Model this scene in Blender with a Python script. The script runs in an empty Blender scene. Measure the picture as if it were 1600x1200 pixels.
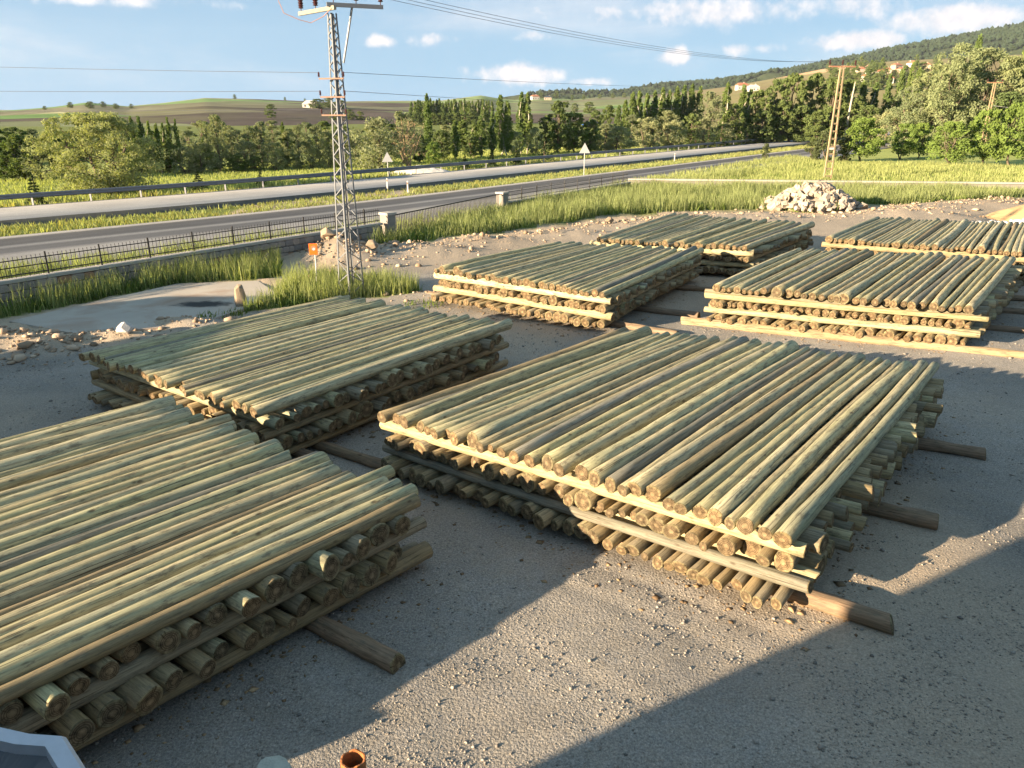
import bpy, bmesh, math, random
import numpy as np
from mathutils import Vector, Matrix, Quaternion

rng = np.random.default_rng(11)
random.seed(11)
R = math.radians
SC = bpy.context.scene
COL = SC.collection

# ------------------------------------------------------------------ camera
CAM_H = 7.0
cam = bpy.data.cameras.new('camera')
cam.sensor_fit = 'HORIZONTAL'; cam.sensor_width = 36.0; cam.lens = 27.0
cam.clip_start = 0.1; cam.clip_end = 12000
camo = bpy.data.objects.new('camera', cam); COL.objects.link(camo)
camo.location = (0, 0, CAM_H)
camo.rotation_euler = (R(90) - math.atan(430 / 1200), 0, 0)
SC.camera = camo

# ------------------------------------------------------------------ light
SUN_AZ = 60.0        # direction the shadows run, degrees clockwise from +Y
SUN_EL = 12.8
sun = bpy.data.lights.new('sun', 'SUN'); sun.energy = 5.0; sun.angle = R(0.5); sun.color = (1.0, 0.785, 0.53)
suno = bpy.data.objects.new('sun', sun); COL.objects.link(suno)
d = Vector((math.sin(R(SUN_AZ)) * math.cos(R(SUN_EL)), math.cos(R(SUN_AZ)) * math.cos(R(SUN_EL)), -math.sin(R(SUN_EL))))
suno.rotation_euler = d.to_track_quat('-Z', 'Y').to_euler()
suno.location = (-30, -20, 30)

SC.view_settings.view_transform = 'Standard'; SC.view_settings.look = 'None'
SC.view_settings.gamma = 1.0; SC.view_settings.exposure = 2.15
SC.view_settings.use_curve_mapping = False
SC.cycles.max_bounces = 3; SC.cycles.transparent_max_bounces = 4
SC.cycles.diffuse_bounces = 2; SC.cycles.glossy_bounces = 1; SC.cycles.transmission_bounces = 2
SC.cycles.use_adaptive_sampling = True; SC.cycles.adaptive_threshold = .02
SC.cycles.use_denoising = True

class NT:
    def __init__(s, tree): s.t = tree; s.n = tree.nodes; s.l = tree.links
    def add(s, typ, **kw):
        n = s.n.new(typ)
        for k, v in kw.items():
            if k == 'inp':
                for i, val in v.items():
                    if hasattr(val, 'is_linked') or isinstance(val, bpy.types.NodeSocket): s.l.new(val, n.inputs[i])
                    else: n.inputs[i].default_value = val
            else: setattr(n, k, v)
        return n
    def math(s, op, a, b=None, c=None, clamp=False):
        n = s.n.new('ShaderNodeMath'); n.operation = op; n.use_clamp = clamp
        for i, v in enumerate((a, b, c)):
            if v is None: continue
            if isinstance(v, bpy.types.NodeSocket): s.l.new(v, n.inputs[i])
            else: n.inputs[i].default_value = v
        return n.outputs[0]
    def vmath(s, op, a, b=None):
        n = s.n.new('ShaderNodeVectorMath'); n.operation = op
        for i, v in enumerate((a, b)):
            if v is None: continue
            if isinstance(v, bpy.types.NodeSocket): s.l.new(v, n.inputs[i])
            else: n.inputs[i].default_value = v
        return n.outputs['Value'] if op in ('DOT_PRODUCT', 'LENGTH', 'DISTANCE') else n.outputs[0]
    def mix(s, f, a, b, mode='MIX'):
        n = s.n.new('ShaderNodeMix'); n.data_type = 'RGBA'; n.blend_type = mode
        for sock, v in ((n.inputs[0], f), (n.inputs[6], a), (n.inputs[7], b)):
            if isinstance(v, bpy.types.NodeSocket): s.l.new(v, sock)
            else: sock.default_value = v if not isinstance(v, tuple) or len(v) == 4 else (*v, 1)
        return n.outputs[2]
    def ramp(s, f, stops, interp='LINEAR'):
        n = s.n.new('ShaderNodeValToRGB'); s.l.new(f, n.inputs[0]); cr = n.color_ramp; cr.interpolation = interp
        while len(cr.elements) < len(stops): cr.elements.new(0.5)
        for e, (p, c) in zip(cr.elements, stops):
            e.position = p; e.color = (c, c, c, 1) if not isinstance(c, tuple) else (*c, 1)
        return n.outputs[0]
    def noise(s, vec, scale, detail=4, rough=0.55, dist=0.0):
        n = s.n.new('ShaderNodeTexNoise')
        if vec is not None: s.l.new(vec, n.inputs['Vector'])
        n.inputs['Scale'].default_value = scale; n.inputs['Detail'].default_value = detail
        n.inputs['Roughness'].default_value = rough; n.inputs['Distortion'].default_value = dist
        return n.outputs[0]
    def smooth(s, x, a, b):
        n = s.n.new('ShaderNodeMapRange'); n.interpolation_type = 'SMOOTHSTEP'
        s.l.new(x, n.inputs[0]); n.inputs[1].default_value = a; n.inputs[2].default_value = b
        return n.outputs[0]

# ------------------------------------------------------------------ sky with clouds
world = bpy.data.worlds.new('World'); SC.world = world; world.use_nodes = True
w = NT(world.node_tree); w.n.clear()
sky = w.add('ShaderNodeTexSky', sky_type='NISHITA'); sky.sun_disc = False
sky.sun_elevation = R(SUN_EL); sky.sun_rotation = R(SUN_AZ + 180); sky.altitude = 900
sky.air_density = 1.0; sky.dust_density = 0.1; sky.ozone_density = 2.5
tc = w.add('ShaderNodeTexCoord'); dirv = tc.outputs['Generated']
sep = w.add('ShaderNodeSeparateXYZ', inp={0: dirv})
# big puffs seen in the photograph: (direction, half width in azimuth, half height) at infinity
az = w.math('ARCTAN2', sep.outputs[0], sep.outputs[1])
PUFFS = [(0.01, .038, .070, .016, 1.05), (-.155, .074, .026, .010, .9), (-.08, .078, .08, .011, .62), (.193, .057, .025, .014, 1.0), (.385, .071, .075, .014, 1.0),
         (.50, .088, .095, .022, 1.05), (-.44, .108, .14, .010, .75), (.093, .031, .04, .008, .8), (.28, .064, .09, .010, .6), (.26, .105, .34, .024, .72), (.05, .082, .12, .010, .55)]
wob = w.noise(dirv, 26, 6, .62); wob2 = w.noise(dirv, 70, 5, .6)
total = None
for (a0, e0, wa, we, amp) in PUFFS:
    da = w.math('DIVIDE', w.math('SUBTRACT', az, a0), wa)
    de = w.math('DIVIDE', w.math('SUBTRACT', sep.outputs[2], e0), we)
    g = w.math('MULTIPLY', w.math('EXPONENT', w.math('MULTIPLY', w.math('ADD', w.math('MULTIPLY', da, da), w.math('MULTIPLY', de, de)), -1.0)), amp)
    total = g if total is None else w.math('MAXIMUM', total, g)
shape = w.math('ADD', w.math('MULTIPLY', w.math('SUBTRACT', wob, .5), 1.9), w.math('MULTIPLY', w.math('SUBTRACT', wob2, .5), .9))
puff = w.smooth(w.math('ADD', total, w.math('MULTIPLY', shape, .62)), .38, .95)
puff = w.math('MULTIPLY', puff, w.smooth(total, .08, .3))
# thin general cloud that carries on over the whole dome
st = w.vmath('MULTIPLY', dirv, (1.0, 1.0, 4.5))
veil = w.smooth(w.noise(st, 3.2, 7, .6, .4), .44, .78)
veil = w.math('MULTIPLY', veil, w.smooth(sep.outputs[2], .0, .05))
cl = w.math('MAXIMUM', puff, w.math('MULTIPLY', veil, .45), clamp=True)
cloudcol = w.mix(wob2, (3.4, 3.45, 3.9), (5.8, 5.5, 5.35))
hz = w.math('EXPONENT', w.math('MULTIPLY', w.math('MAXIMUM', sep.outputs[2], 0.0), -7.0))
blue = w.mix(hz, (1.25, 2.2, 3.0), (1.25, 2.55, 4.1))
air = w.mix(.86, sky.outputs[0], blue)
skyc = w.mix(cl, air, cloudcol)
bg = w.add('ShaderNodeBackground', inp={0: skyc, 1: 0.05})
wo = w.add('ShaderNodeOutputWorld'); w.l.new(bg.outputs[0], wo.inputs[0])

# ------------------------------------------------------------------ helpers
def fbm(x, y, scale, octv=4, seed=0):
    out = np.zeros_like(x, dtype=float); amp = 1.0; tot = 0
    for o in range(octv):
        rr = np.random.default_rng(seed * 97 + o); tab = rr.random((257, 257))
        fx = x / scale; fy = y / scale
        ix = np.floor(fx).astype(int); iy = np.floor(fy).astype(int)
        tx = fx - ix; ty = fy - iy; tx = tx * tx * (3 - 2 * tx); ty = ty * ty * (3 - 2 * ty)
        a = tab[ix % 256, iy % 256]; b = tab[(ix + 1) % 256, iy % 256]; c = tab[ix % 256, (iy + 1) % 256]; e = tab[(ix + 1) % 256, (iy + 1) % 256]
        out += amp * ((a * (1 - tx) + b * tx) * (1 - ty) + (c * (1 - tx) + e * tx) * ty - .5)
        tot += amp; amp *= .5; scale *= .5
    return out / tot * 2

def np_mesh(name, V, F, mats=(), smooth=False, attrs=None, matidx=None):
    """V (n,3), F (m,k) array with k = 3 or 4"""
    me = bpy.data.meshes.new(name)
    V = np.asarray(V, np.float32); F = np.asarray(F, np.int32); k = F.shape[1]
    me.vertices.add(len(V)); me.vertices.foreach_set('co', V.ravel())
    me.loops.add(F.size); me.loops.foreach_set('vertex_index', F.ravel())
    me.polygons.add(len(F)); me.polygons.foreach_set('loop_start', np.arange(0, F.size, k, dtype=np.int32))
    if smooth: me.polygons.foreach_set('use_smooth', np.ones(len(F), bool))
    if matidx is not None: me.polygons.foreach_set('material_index', np.asarray(matidx, np.int32))
    for m in mats: me.materials.append(m)
    if attrs:
        for an, (typ, data) in attrs.items():
            at = me.attributes.new(an, typ, 'POINT')
            at.data.foreach_set('vector' if typ == 'FLOAT_VECTOR' else ('color' if typ == 'FLOAT_COLOR' else 'value'), np.asarray(data, np.float32).ravel())
    me.update(calc_edges=True)
    return me

class MB:
    def __init__(s): s.v = []; s.f = []; s.mi = []; s.m = 0
    def pts(s, P, faces):
        o = len(s.v); s.v += [tuple(p) for p in P]
        for f in faces: s.f.append(tuple(i + o for i in f)); s.mi.append(s.m)
        return s
    def box(s, c, size, rot=None, taper=1.0):
        x, y, z = (q / 2 for q in size); P = []
        for sz in (-1, 1):
            k = taper if sz > 0 else 1
            for sx, sy in ((-1, -1), (1, -1), (1, 1), (-1, 1)):
                p = Vector((sx * x * k, sy * y * k, sz * z))
                if rot is not None: p = rot @ p
                P.append(p + Vector(c))
        return s.pts(P, [(3, 2, 1, 0), (4, 5, 6, 7), (0, 1, 5, 4), (1, 2, 6, 5), (2, 3, 7, 6), (3, 0, 4, 7)])
    def beam(s, a, b, wd, ht, up=Vector((0, 0, 1))):
        a = Vector(a); b = Vector(b); d = b - a; L = d.length; x = d / L
        if abs(x.dot(up)) > .98: up = Vector((0, 1, 0))
        y = up.cross(x).normalized(); z = x.cross(y)
        m = Matrix((x, y, z)).transposed()
        return s.box((a + b) / 2, (L, wd, ht), m)
    def tube(s, path, radii, n=8, cap=True):
        path = [Vector(p) for p in path]; P = []; F = []
        if not hasattr(radii, '__len__'): radii = [radii] * len(path)
        ref = Vector((0.37, 0.21, 0.9))
        for i, p in enumerate(path):
            t = (path[min(i + 1, len(path) - 1)] - path[max(i - 1, 0)]).normalized()
            u = ref.cross(t)
            u = u.normalized() if u.length > 1e-4 else Vector((1, 0, 0)); v = t.cross(u)
            for k in range(n):
                a = 2 * math.pi * k / n; P.append(p + (u * math.cos(a) + v * math.sin(a)) * radii[i])
        for i in range(len(path) - 1):
            for k in range(n):
                F.append((i * n + k, i * n + (k + 1) % n, (i + 1) * n + (k + 1) % n, (i + 1) * n + k))
        if cap: F.append(tuple(range(n - 1, -1, -1))); F.append(tuple((len(path) - 1) * n + k for k in range(n)))
        return s.pts(P, F)
    def mesh(s, name, mats, smooth=False):
        me = bpy.data.meshes.new(name); me.from_pydata(s.v, [], s.f)
        if not isinstance(mats, (list, tuple)): mats = [mats]
        for m in mats: me.materials.append(m)
        me.polygons.foreach_set('material_index', s.mi)
        if smooth: me.polygons.foreach_set('use_smooth', [True] * len(s.f))
        me.update(); return me
    def build(s, name, mats, parent=None, smooth=False, bevel=0, loc=None):
        o = obj(name, s.mesh(name, mats, smooth), parent, loc)
        if bevel:
            b = o.modifiers.new('bevel', 'BEVEL'); b.width = bevel; b.segments = 2; b.limit_method = 'ANGLE'
        return o

def obj(name, me, parent=None, loc=None):
    o = bpy.data.objects.new(name, me); COL.objects.link(o)
    if parent is not None: o.parent = parent
    if loc is not None: o.location = loc
    return o
def tag(o, label=None, cat=None, group=None, kind=None):
    if label: o['label'] = label
    if cat: o['category'] = cat
    if group: o['group'] = group
    if kind: o['kind'] = kind
    return o
def empty(name, loc=(0, 0, 0), label=None, cat=None, group=None, rz=0):
    o = obj(name, None, None, loc); o.empty_display_size = .3; o.rotation_euler = (0, 0, rz)
    return tag(o, label, cat, group)
ORD = ['first', 'second', 'third', 'fourth', 'fifth', 'sixth', 'seventh', 'eighth', 'ninth', 'tenth', 'eleventh', 'twelfth', 'thirteenth', 'fourteenth', 'fifteenth',
       'sixteenth', 'seventeenth', 'eighteenth', 'nineteenth', 'twentieth']
TENS = {2: 'twenty', 3: 'thirty', 4: 'forty', 5: 'fifty', 6: 'sixty', 7: 'seventy', 8: 'eighty', 9: 'ninety'}
def ordw(i):          # 0-based
    i += 1
    if i <= 20: return ORD[i - 1]
    if i == 100: return 'hundredth'
    if i > 100: return 'hundred-and-' + ordw(i - 101)
    t, u = divmod(i, 10)
    return (TENS[t][:-1] + 'ieth') if u == 0 else TENS[t] + '-' + ORD[u - 1]

# ------------------------------------------------------------------ materials
def mat(name):
    m = bpy.data.materials.new(name); m.use_nodes = True
    t = NT(m.node_tree); b = m.node_tree.nodes['Principled BSDF']
    return m, t, b
def plain(name, col, rough=.6, metal=0, var=.25, scale=8, bump=0.0, spec=.3):
    m, t, b = mat(name)
    tcn = t.add('ShaderNodeTexCoord'); n = t.noise(tcn.outputs['Object'], scale, 5, .6)
    lo = tuple(c * (1 - var) for c in col); hi = tuple(min(1, c * (1 + var)) for c in col)
    t.l.new(t.mix(n, lo, hi), b.inputs['Base Color'])
    b.inputs['Roughness'].default_value = rough; b.inputs['Metallic'].default_value = metal
    b.inputs['Specular IOR Level'].default_value = spec
    if bump:
        bn = t.add('ShaderNodeBump', inp={0: bump, 1: .02, 'Height': t.noise(tcn.outputs['Object'], scale * 5, 4)}); t.l.new(bn.outputs[0], b.inputs['Normal'])
    return m
M = {}
M['galv'] = plain('galvanised_steel', (.165, .175, .19), .5, .4, .25, 5)
M['dark_iron'] = plain('dark_iron', (.02, .02, .022), .55, .2)
M['rail_steel'] = plain('guardrail_steel', (.16, .17, .19), .5, .5, .2, 3)
M['rail_post'] = plain('guardrail_post', (.28, .28, .29), .6, .3)
M['rust_paint'] = plain('rusty_painted_steel', (.34, .255, .155), .6, .1, .3, 3)
M['cream_steel'] = plain('cream_steel', (.27, .245, .19), .5, .2, .2, 3)
M['rust_bracket'] = plain('rust_bracket', (.42, .2, .12), .7, .1, .3, 8)
M['bracket'] = plain('dull_bracket', (.20, .12, .085), .7, .1, .3, 8)
M['insulator'] = plain('brown_porcelain', (.06, .022, .022), .25, 0, .2, 6, spec=.6)
M['wire'] = plain('wire', (.10, .10, .11), .5, .4)
M['concrete'] = plain('pale_concrete', (.235, .215, .19), .9, 0, .25, 3, .3)
M['coping'] = plain('coping_concrete', (.38, .355, .31), .9, 0, .2, 2, .3)
M['mortar'] = plain('grey_mortar', (.13, .12, .11), .95, 0, .3, 6, .3)
M['orange'] = plain('orange_sign_paint', (.85, .16, .02), .45, 0, .06, 4)
M['white'] = plain('white_paint', (.6, .59, .56), .5, 0, .08, 4)
M['sign_back'] = plain('sign_metal', (.5, .5, .49), .5, .1, .08, 4)
M['black'] = plain('black_print', (.03, .02, .02), .6)
M['silver'] = plain('silver_painted_metal', (.46, .48, .53), .38, .3, .14, 9)
M['liner'] = plain('dark_plastic_sheet', (.03, .036, .048), .28, 0, .3, 3, spec=.6)
M['rust_pipe'] = plain('rusted_pipe', (.33, .12, .04), .8, 0, .4, 14, .4)
M['house_white'] = plain('white_render', (.5, .47, .43), .9, 0, .1, .3)
M['house_tan'] = plain('tan_render', (.4, .31, .235), .9, 0, .1, .3)
M['tile_roof'] = plain('red_tile_roof', (.36, .14, .08), .9, 0, .2, .4)
M['blue_roof'] = plain('blue_sheet_roof', (.04, .18, .70), .5, 0, .1, .4)
M['window'] = plain('dark_window', (.04, .05, .06), .2, 0, .1, 1)
M['wall_render'] = plain('wall_render', (.55, .52, .46), .9, 0, .1, 1)
M['bark'] = plain('bark', (.13, .10, .07), .9, 0, .35, 4, .5)
M['pale_bark'] = plain('pale_bark', (.42, .38, .30), .9, 0, .3, 3, .3)
M['dry_twig'] = plain('dry_twigs', (.36, .25, .15), .9, 0, .3, 3)
M['stump'] = plain('grey_weathered_wood', (.36, .365, .31), .9, 0, .35, 14, .5)
M['bronze_sand'] = plain('ochre_sand', (.46, .30, .15), .95, 0, .2, 3, .4)
M['lime'] = plain('white_lime', (.45, .44, .42), .95, 0, .1, 2, .4)

def stone_mat(name, a, b_):
    m, t, b = mat(name)
    oi = t.add('ShaderNodeObjectInfo'); tcn = t.add('ShaderNodeTexCoord')
    base = t.mix(oi.outputs['Random'], a, b_)
    n = t.noise(tcn.outputs['Object'], 9, 6, .65)
    c = t.mix(t.ramp(n, [(.25, .55), (.75, 1.2)]), (0, 0, 0), base, 'MIX')
    c = t.mix(1.0, base, t.ramp(n, [(.25, .6), (.8, 1.15)]), 'MULTIPLY')
    t.l.new(c, b.inputs['Base Color']); b.inputs['Roughness'].default_value = .92; b.inputs['Specular IOR Level'].default_value = .15
    bn = t.add('ShaderNodeBump', inp={0: .5, 1: .03, 'Height': t.noise(tcn.outputs['Object'], 22, 5)}); t.l.new(bn.outputs[0], b.inputs['Normal'])
    return m
M['pile_stone'] = stone_mat('pale_limestone', (.34, .28, .215), (.48, .41, .335))
M['wall_stone'] = stone_mat('grey_andesite', (.26, .235, .22), (.40, .34, .29))
M['wall_stone_pink'] = stone_mat('pink_andesite', (.38, .22, .14), (.42, .28, .18))
M['rock'] = stone_mat('brown_rock', (.26, .20, .14), (.36, .28, .2))
M['white_rock'] = stone_mat('white_rock', (.6, .55, .5), (.7, .66, .6))

def gravel_like(name, attr_col=True):
    """ground: colour from the zone attribute (gravel, dirt, green), grain from noise"""
    m, t, b = mat(name)
    at = t.add('ShaderNodeAttribute', attribute_name='zone'); sepc = t.add('ShaderNodeSeparateColor', inp={0: at.outputs['Color']})
    tcn = t.add('ShaderNodeTexCoord'); P = tcn.outputs['Object']
    n1 = t.noise(P, .35, 6, .6); n2 = t.noise(P, 3.0, 6, .65); n3 = t.noise(P, 30, 4, .7)
    vor = t.add('ShaderNodeTexVoronoi', inp={0: P, 2: 26.0}); vor2 = t.add('ShaderNodeTexVoronoi', inp={0: P, 2: 70.0})
    grav = t.mix(n1, (.195, .182, .168), (.28, .255, .225))
    grav = t.mix(t.ramp(n2, [(.35, 0.0), (.7, 1.0)]), grav, (.25, .222, .185))
    grav = t.mix(1.0, grav, t.ramp(n3, [(.25, .5), (.75, 1.5)]), 'MULTIPLY')
    speck = t.mix(.65, (1, 1, 1), vor2.outputs['Color'], 'MULTIPLY')
    grav = t.mix(.45, grav, t.mix(1.0, grav, t.ramp(t.math('MULTIPLY', vor2.outputs['Color'], 1.0), [(0, .5), (1, 1.9)]), 'MULTIPLY'))
    n4 = t.noise(P, .13, 5, .65, .6); grav = t.mix(1.0, grav, t.ramp(n4, [(.35, .74), (.52, 1.0), (.68, 1.28)]), 'MULTIPLY')
    dirt = t.mix(n2, (.34, .268, .19), (.48, .385, .285))
    dirt = t.mix(1.0, dirt, t.ramp(n3, [(.25, .65), (.75, 1.3)]), 'MULTIPLY')
    green = t.mix(n2, (.10, .13, .035), (.20, .22, .06))
    field = t.mix(t.noise(P, .25, 5, .6), (.25, .29, .085), (.35, .38, .12))
    c = t.mix(sepc.outputs[0], grav, dirt); c = t.mix(sepc.outputs[1], c, green); c = t.mix(sepc.outputs[2], c, field)
    t.l.new(c, b.inputs['Base Color']); b.inputs['Roughness'].default_value = .95; b.inputs['Specular IOR Level'].default_value = .1
    hgt = t.math('ADD', t.math('MULTIPLY', vor.outputs['Distance'], -.5), t.math('ADD', t.math('MULTIPLY', vor2.outputs['Distance'], -.3), t.math('MULTIPLY', n3, .5)))
    bn = t.add('ShaderNodeBump', inp={0: .65, 1: .03, 'Height': hgt}); t.l.new(bn.outputs[0], b.inputs['Normal'])
    return m
M['ground'] = gravel_like('gravel_ground')

def pebble_mat():
    m, t, b = mat('pebble'); at = t.add('ShaderNodeAttribute', attribute_name='tint')
    t.l.new(at.outputs['Color'], b.inputs['Base Color']); b.inputs['Roughness'].default_value = .9; b.inputs['Specular IOR Level'].default_value = .2
    return m
M['pebble'] = pebble_mat()

def asphalt(name, a, b_, streak):
    m, t, b = mat(name); uv = t.add('ShaderNodeAttribute', attribute_name='lane'); tcn = t.add('ShaderNodeTexCoord')
    s = t.add('ShaderNodeSeparateXYZ', inp={0: uv.outputs['Vector']})
    v = t.add('ShaderNodeCombineXYZ', inp={0: t.math('MULTIPLY', s.outputs[0], .03), 1: t.math('MULTIPLY', s.outputs[1], 1.0)})
    n = t.noise(v.outputs[0], 1.6, 5, .6); n2 = t.noise(tcn.outputs['Object'], 12, 4, .7); n3 = t.noise(tcn.outputs['Object'], .2, 4)
    c = t.mix(t.ramp(n, [(.35, 0), (.65, 1)]), a, b_)
    if streak:   # a worn dark middle and lighter shoulders, as laid
        band = t.ramp(t.math('DIVIDE', s.outputs[1], 11.0), [(.0, (.36, .34, .32)), (.10, (.34, .32, .30)), (.13, (.07, .07, .074)), (.36, (.075, .075, .08)), (.42, (.26, .26, .26)), (.48, (.10, .10, .105)), (.60, (.11, .11, .115)), (.68, (.30, .29, .28)), (1, (.33, .31, .29))])
        c = t.mix(.25, band, c)
    c = t.mix(1.0, c, t.ramp(n2, [(.3, .8), (.7, 1.2)]), 'MULTIPLY'); c = t.mix(1.0, c, t.ramp(n3, [(.3, .88), (.7, 1.1)]), 'MULTIPLY')
    t.l.new(c, b.inputs['Base Color']); b.inputs['Roughness'].default_value = .85; b.inputs['Specular IOR Level'].default_value = .2
    return m
M['road_dark'] = asphalt('dark_asphalt', (.05, .05, .053), (.12, .12, .12), True)
M['road_pale'] = asphalt('pale_asphalt', (.33, .315, .30), (.42, .40, .37), False)
M['road_side'] = plain('road_bed', (.10, .095, .08), .95, 0, .4, 3, .5)

def slab_mat():
    m, t, b = mat('slab_concrete'); tcn = t.add('ShaderNodeTexCoord'); P = tcn.outputs['Object']
    c = t.mix(t.noise(P, .7, 6, .65), (.31, .275, .235), (.48, .42, .345))
    c = t.mix(t.ramp(t.noise(P, .45, 5, .6, .5), [(.5, 0), (.72, 1)]), c, (.30, .21, .15))
    # burnt patch
    dd = t.vmath('LENGTH', t.vmath('MULTIPLY', t.vmath('SUBTRACT', P, (-11.55, 28.0, 0)), (.75, 1.5, 0)))
    dd = t.math('ADD', dd, t.math('MULTIPLY', t.math('SUBTRACT', t.noise(P, 3, 5), .5), .8))
    c = t.mix(t.smooth(dd, .95, .45), c, (.025, .024, .023))
    t.l.new(c, b.inputs['Base Color']); b.inputs['Roughness'].default_value = .95
    return m
M['slab'] = slab_mat()

def wood_mats():
    m, t, b = mat('treated_pine'); at = t.add('ShaderNodeAttribute', attribute_name='lc'); tn = t.add('ShaderNodeAttribute', attribute_name='tint'); oi = t.add('ShaderNodeObjectInfo')
    off = t.math('MULTIPLY', oi.outputs['Random'], 173.0)
    lc = t.vmath('ADD', at.outputs['Vector'], t.add('ShaderNodeCombineXYZ', inp={0: off}).outputs[0])
    base = t.mix(1.0, oi.outputs['Color'], tn.outputs['Color'], 'MULTIPLY')
    s1 = t.noise(t.vmath('MULTIPLY', lc, (1.6, 30, 30)), 1.0, 5, .75)
    s2 = t.noise(t.vmath('MULTIPLY', lc, (.45, 7, 7)), 1.0, 3, .6)
    s3 = t.noise(t.vmath('MULTIPLY', lc, (3.0, 11, 11)), 1.0, 5, .75)
    c = t.mix(1.0, base, t.ramp(s1, [(.28, .35), (.5, .98), (.72, 1.4)]), 'MULTIPLY')
    c = t.mix(t.math('MULTIPLY', t.ramp(s2, [(.50, 0), (.72, 1)]), .55), c, t.mix(1.0, c, (.72, .76, .62), 'MULTIPLY'))
    c = t.mix(t.math('MULTIPLY', t.ramp(s3, [(.53, 0), (.63, 1)]), .72), c, t.mix(s1, (.08, .07, .05), (.17, .145, .10)))
    kn = t.add('ShaderNodeTexVoronoi', inp={0: t.vmath('MULTIPLY', lc, (3.4, 6.0, 6.0)), 2: 1.0})
    kf = t.math('MULTIPLY', t.smooth(kn.outputs['Distance'], .24, .06), t.smooth(s2, .50, .58))
    c = t.mix(t.math('MULTIPLY', kf, .75), c, (.06, .036, .02))
    # drying cracks along the grain
    crk = t.noise(t.vmath('MULTIPLY', lc, (.35, 60, 60)), 1.0, 2, .4)
    cf = t.math('MULTIPLY', t.smooth(crk, .66, .70), .8)
    c = t.mix(cf, c, (.05, .035, .02))
    t.l.new(c, b.inputs['Base Color']); b.inputs['Roughness'].default_value = .78; b.inputs['Specular IOR Level'].default_value = .25
    h = t.math('SUBTRACT', t.math('ADD', s1, t.math('MULTIPLY', kf, .6)), cf)
    bn = t.add('ShaderNodeBump', inp={0: .45, 1: .012, 'Height': h}); t.l.new(bn.outputs[0], b.inputs['Normal'])
    e, t, b = mat('pine_end_grain'); at = t.add('ShaderNodeAttribute', attribute_name='lc'); oi = t.add('ShaderNodeObjectInfo'); tn = t.add('ShaderNodeAttribute', attribute_name='tint')
    s = t.add('ShaderNodeSeparateXYZ', inp={0: at.outputs['Vector']})
    n = t.noise(at.outputs['Vector'], 9, 4)
    rr = t.math('SQRT', t.math('ADD', t.math('POWER', s.outputs[1], 2.0), t.math('POWER', s.outputs[2], 2.0)))
    rw = t.math('ADD', rr, t.math('MULTIPLY', n, .02))
    ring = t.math('SINE', t.math('MULTIPLY', rw, 300))
    c = t.mix(t.ramp(ring, [(0, .0), (1, 1.0)]), (.12, .082, .045), (.225, .16, .09))
    c = t.mix(t.smooth(rr, .045, .02), c, (.27, .185, .10))
    c = t.mix(t.math('MULTIPLY', t.smooth(rr, .085, .125), .6), c, (.28, .23, .12))
    ang = t.math('ARCTAN2', s.outputs[1], s.outputs[2])
    cv = t.add('ShaderNodeCombineXYZ', inp={0: t.math('MULTIPLY', ang, 2.6), 1: t.math('MULTIPLY', rr, 2.0), 2: t.math('ADD', t.math('MULTIPLY', oi.outputs['Random'], 50), s.outputs[0])})
    ck = t.smooth(t.noise(cv.outputs[0], 1.9, 3, .6), .57, .64)
    c = t.mix(t.math('MULTIPLY', ck, .75), c, (.06, .035, .018))
    dk = t.noise(t.vmath('ADD', at.outputs['Vector'], t.add('ShaderNodeCombineXYZ', inp={0: t.math('MULTIPLY', oi.outputs['Random'], 90)}).outputs[0]), 14, 5, .6)
    c = t.mix(t.math('MULTIPLY', oi.outputs['Random'], .6), c, t.mix(1.0, c, (.62, .74, .9), 'MULTIPLY'))
    c = t.mix(1.0, c, t.ramp(dk, [(.3, .35), (.7, 1.3)]), 'MULTIPLY')
    t.l.new(c, b.inputs['Base Color']); b.inputs['Roughness'].default_value = .9; b.inputs['Specular IOR Level'].default_value = .1
    return m, e
M['wood'], M['wood_end'] = wood_mats()

def leaf_mat(name, col, trans=.35, var=.45):
    m = bpy.data.materials.new(name); m.use_nodes = True; t = NT(m.node_tree); t.n.clear()
    at = t.add('ShaderNodeAttribute', attribute_name='leaf'); oi = t.add('ShaderNodeObjectInfo')
    f = t.math('ADD', t.math('MULTIPLY', at.outputs['Fac'], .75), t.math('MULTIPLY', oi.outputs['Random'], .25))
    c = t.mix(f, tuple(q * (1 - var) for q in col), tuple(min(1, q * (1 + var)) for q in col))
    yel = t.mix(t.math('MULTIPLY', oi.outputs['Random'], .35), c, t.mix(1.0, c, (1.35, 1.1, .7), 'MULTIPLY'))
    df = t.add('ShaderNodeBsdfDiffuse', inp={0: yel, 1: .8}); tr = t.add('ShaderNodeBsdfTranslucent', inp={0: t.mix(1.0, yel, (1.15, 1.2, .55), 'MULTIPLY')})
    mx = t.add('ShaderNodeMixShader', inp={0: trans, 1: df.outputs[0], 2: tr.outputs[0]})
    o = t.add('ShaderNodeOutputMaterial', inp={0: mx.outputs[0]})
    return m
LEAF = {'P': (.14, .20, .070), 'D': (.14, .19, .075), 'G': (.215, .25, .15), 'W': (.25, .28, .17), 'B': (.22, .265, .15), 'H': (.165, .235, .065), 'F': (.155, .23, .065), 'K': (.11, .135, .065),
        'S': (.055, .085, .035), 'Q': (.28, .32, .17)}
for k, cc in LEAF.items(): M['leaf_' + k] = leaf_mat('foliage_' + k.lower(), cc)
M['grass'] = leaf_mat('tall_grass', (.27, .315, .15), .4, .6)
M['crop'] = leaf_mat('ripening_crop', (.38, .42, .16), .4, .3)
M['grass_dark'] = leaf_mat('low_weeds', (.13, .185, .055), .35, .5)
M['grass_yellow'] = leaf_mat('yellow_weeds', (.33, .32, .12), .4, .55)
M['forest'] = leaf_mat('far_forest', (.026, .042, .028), .1, .4)

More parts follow.
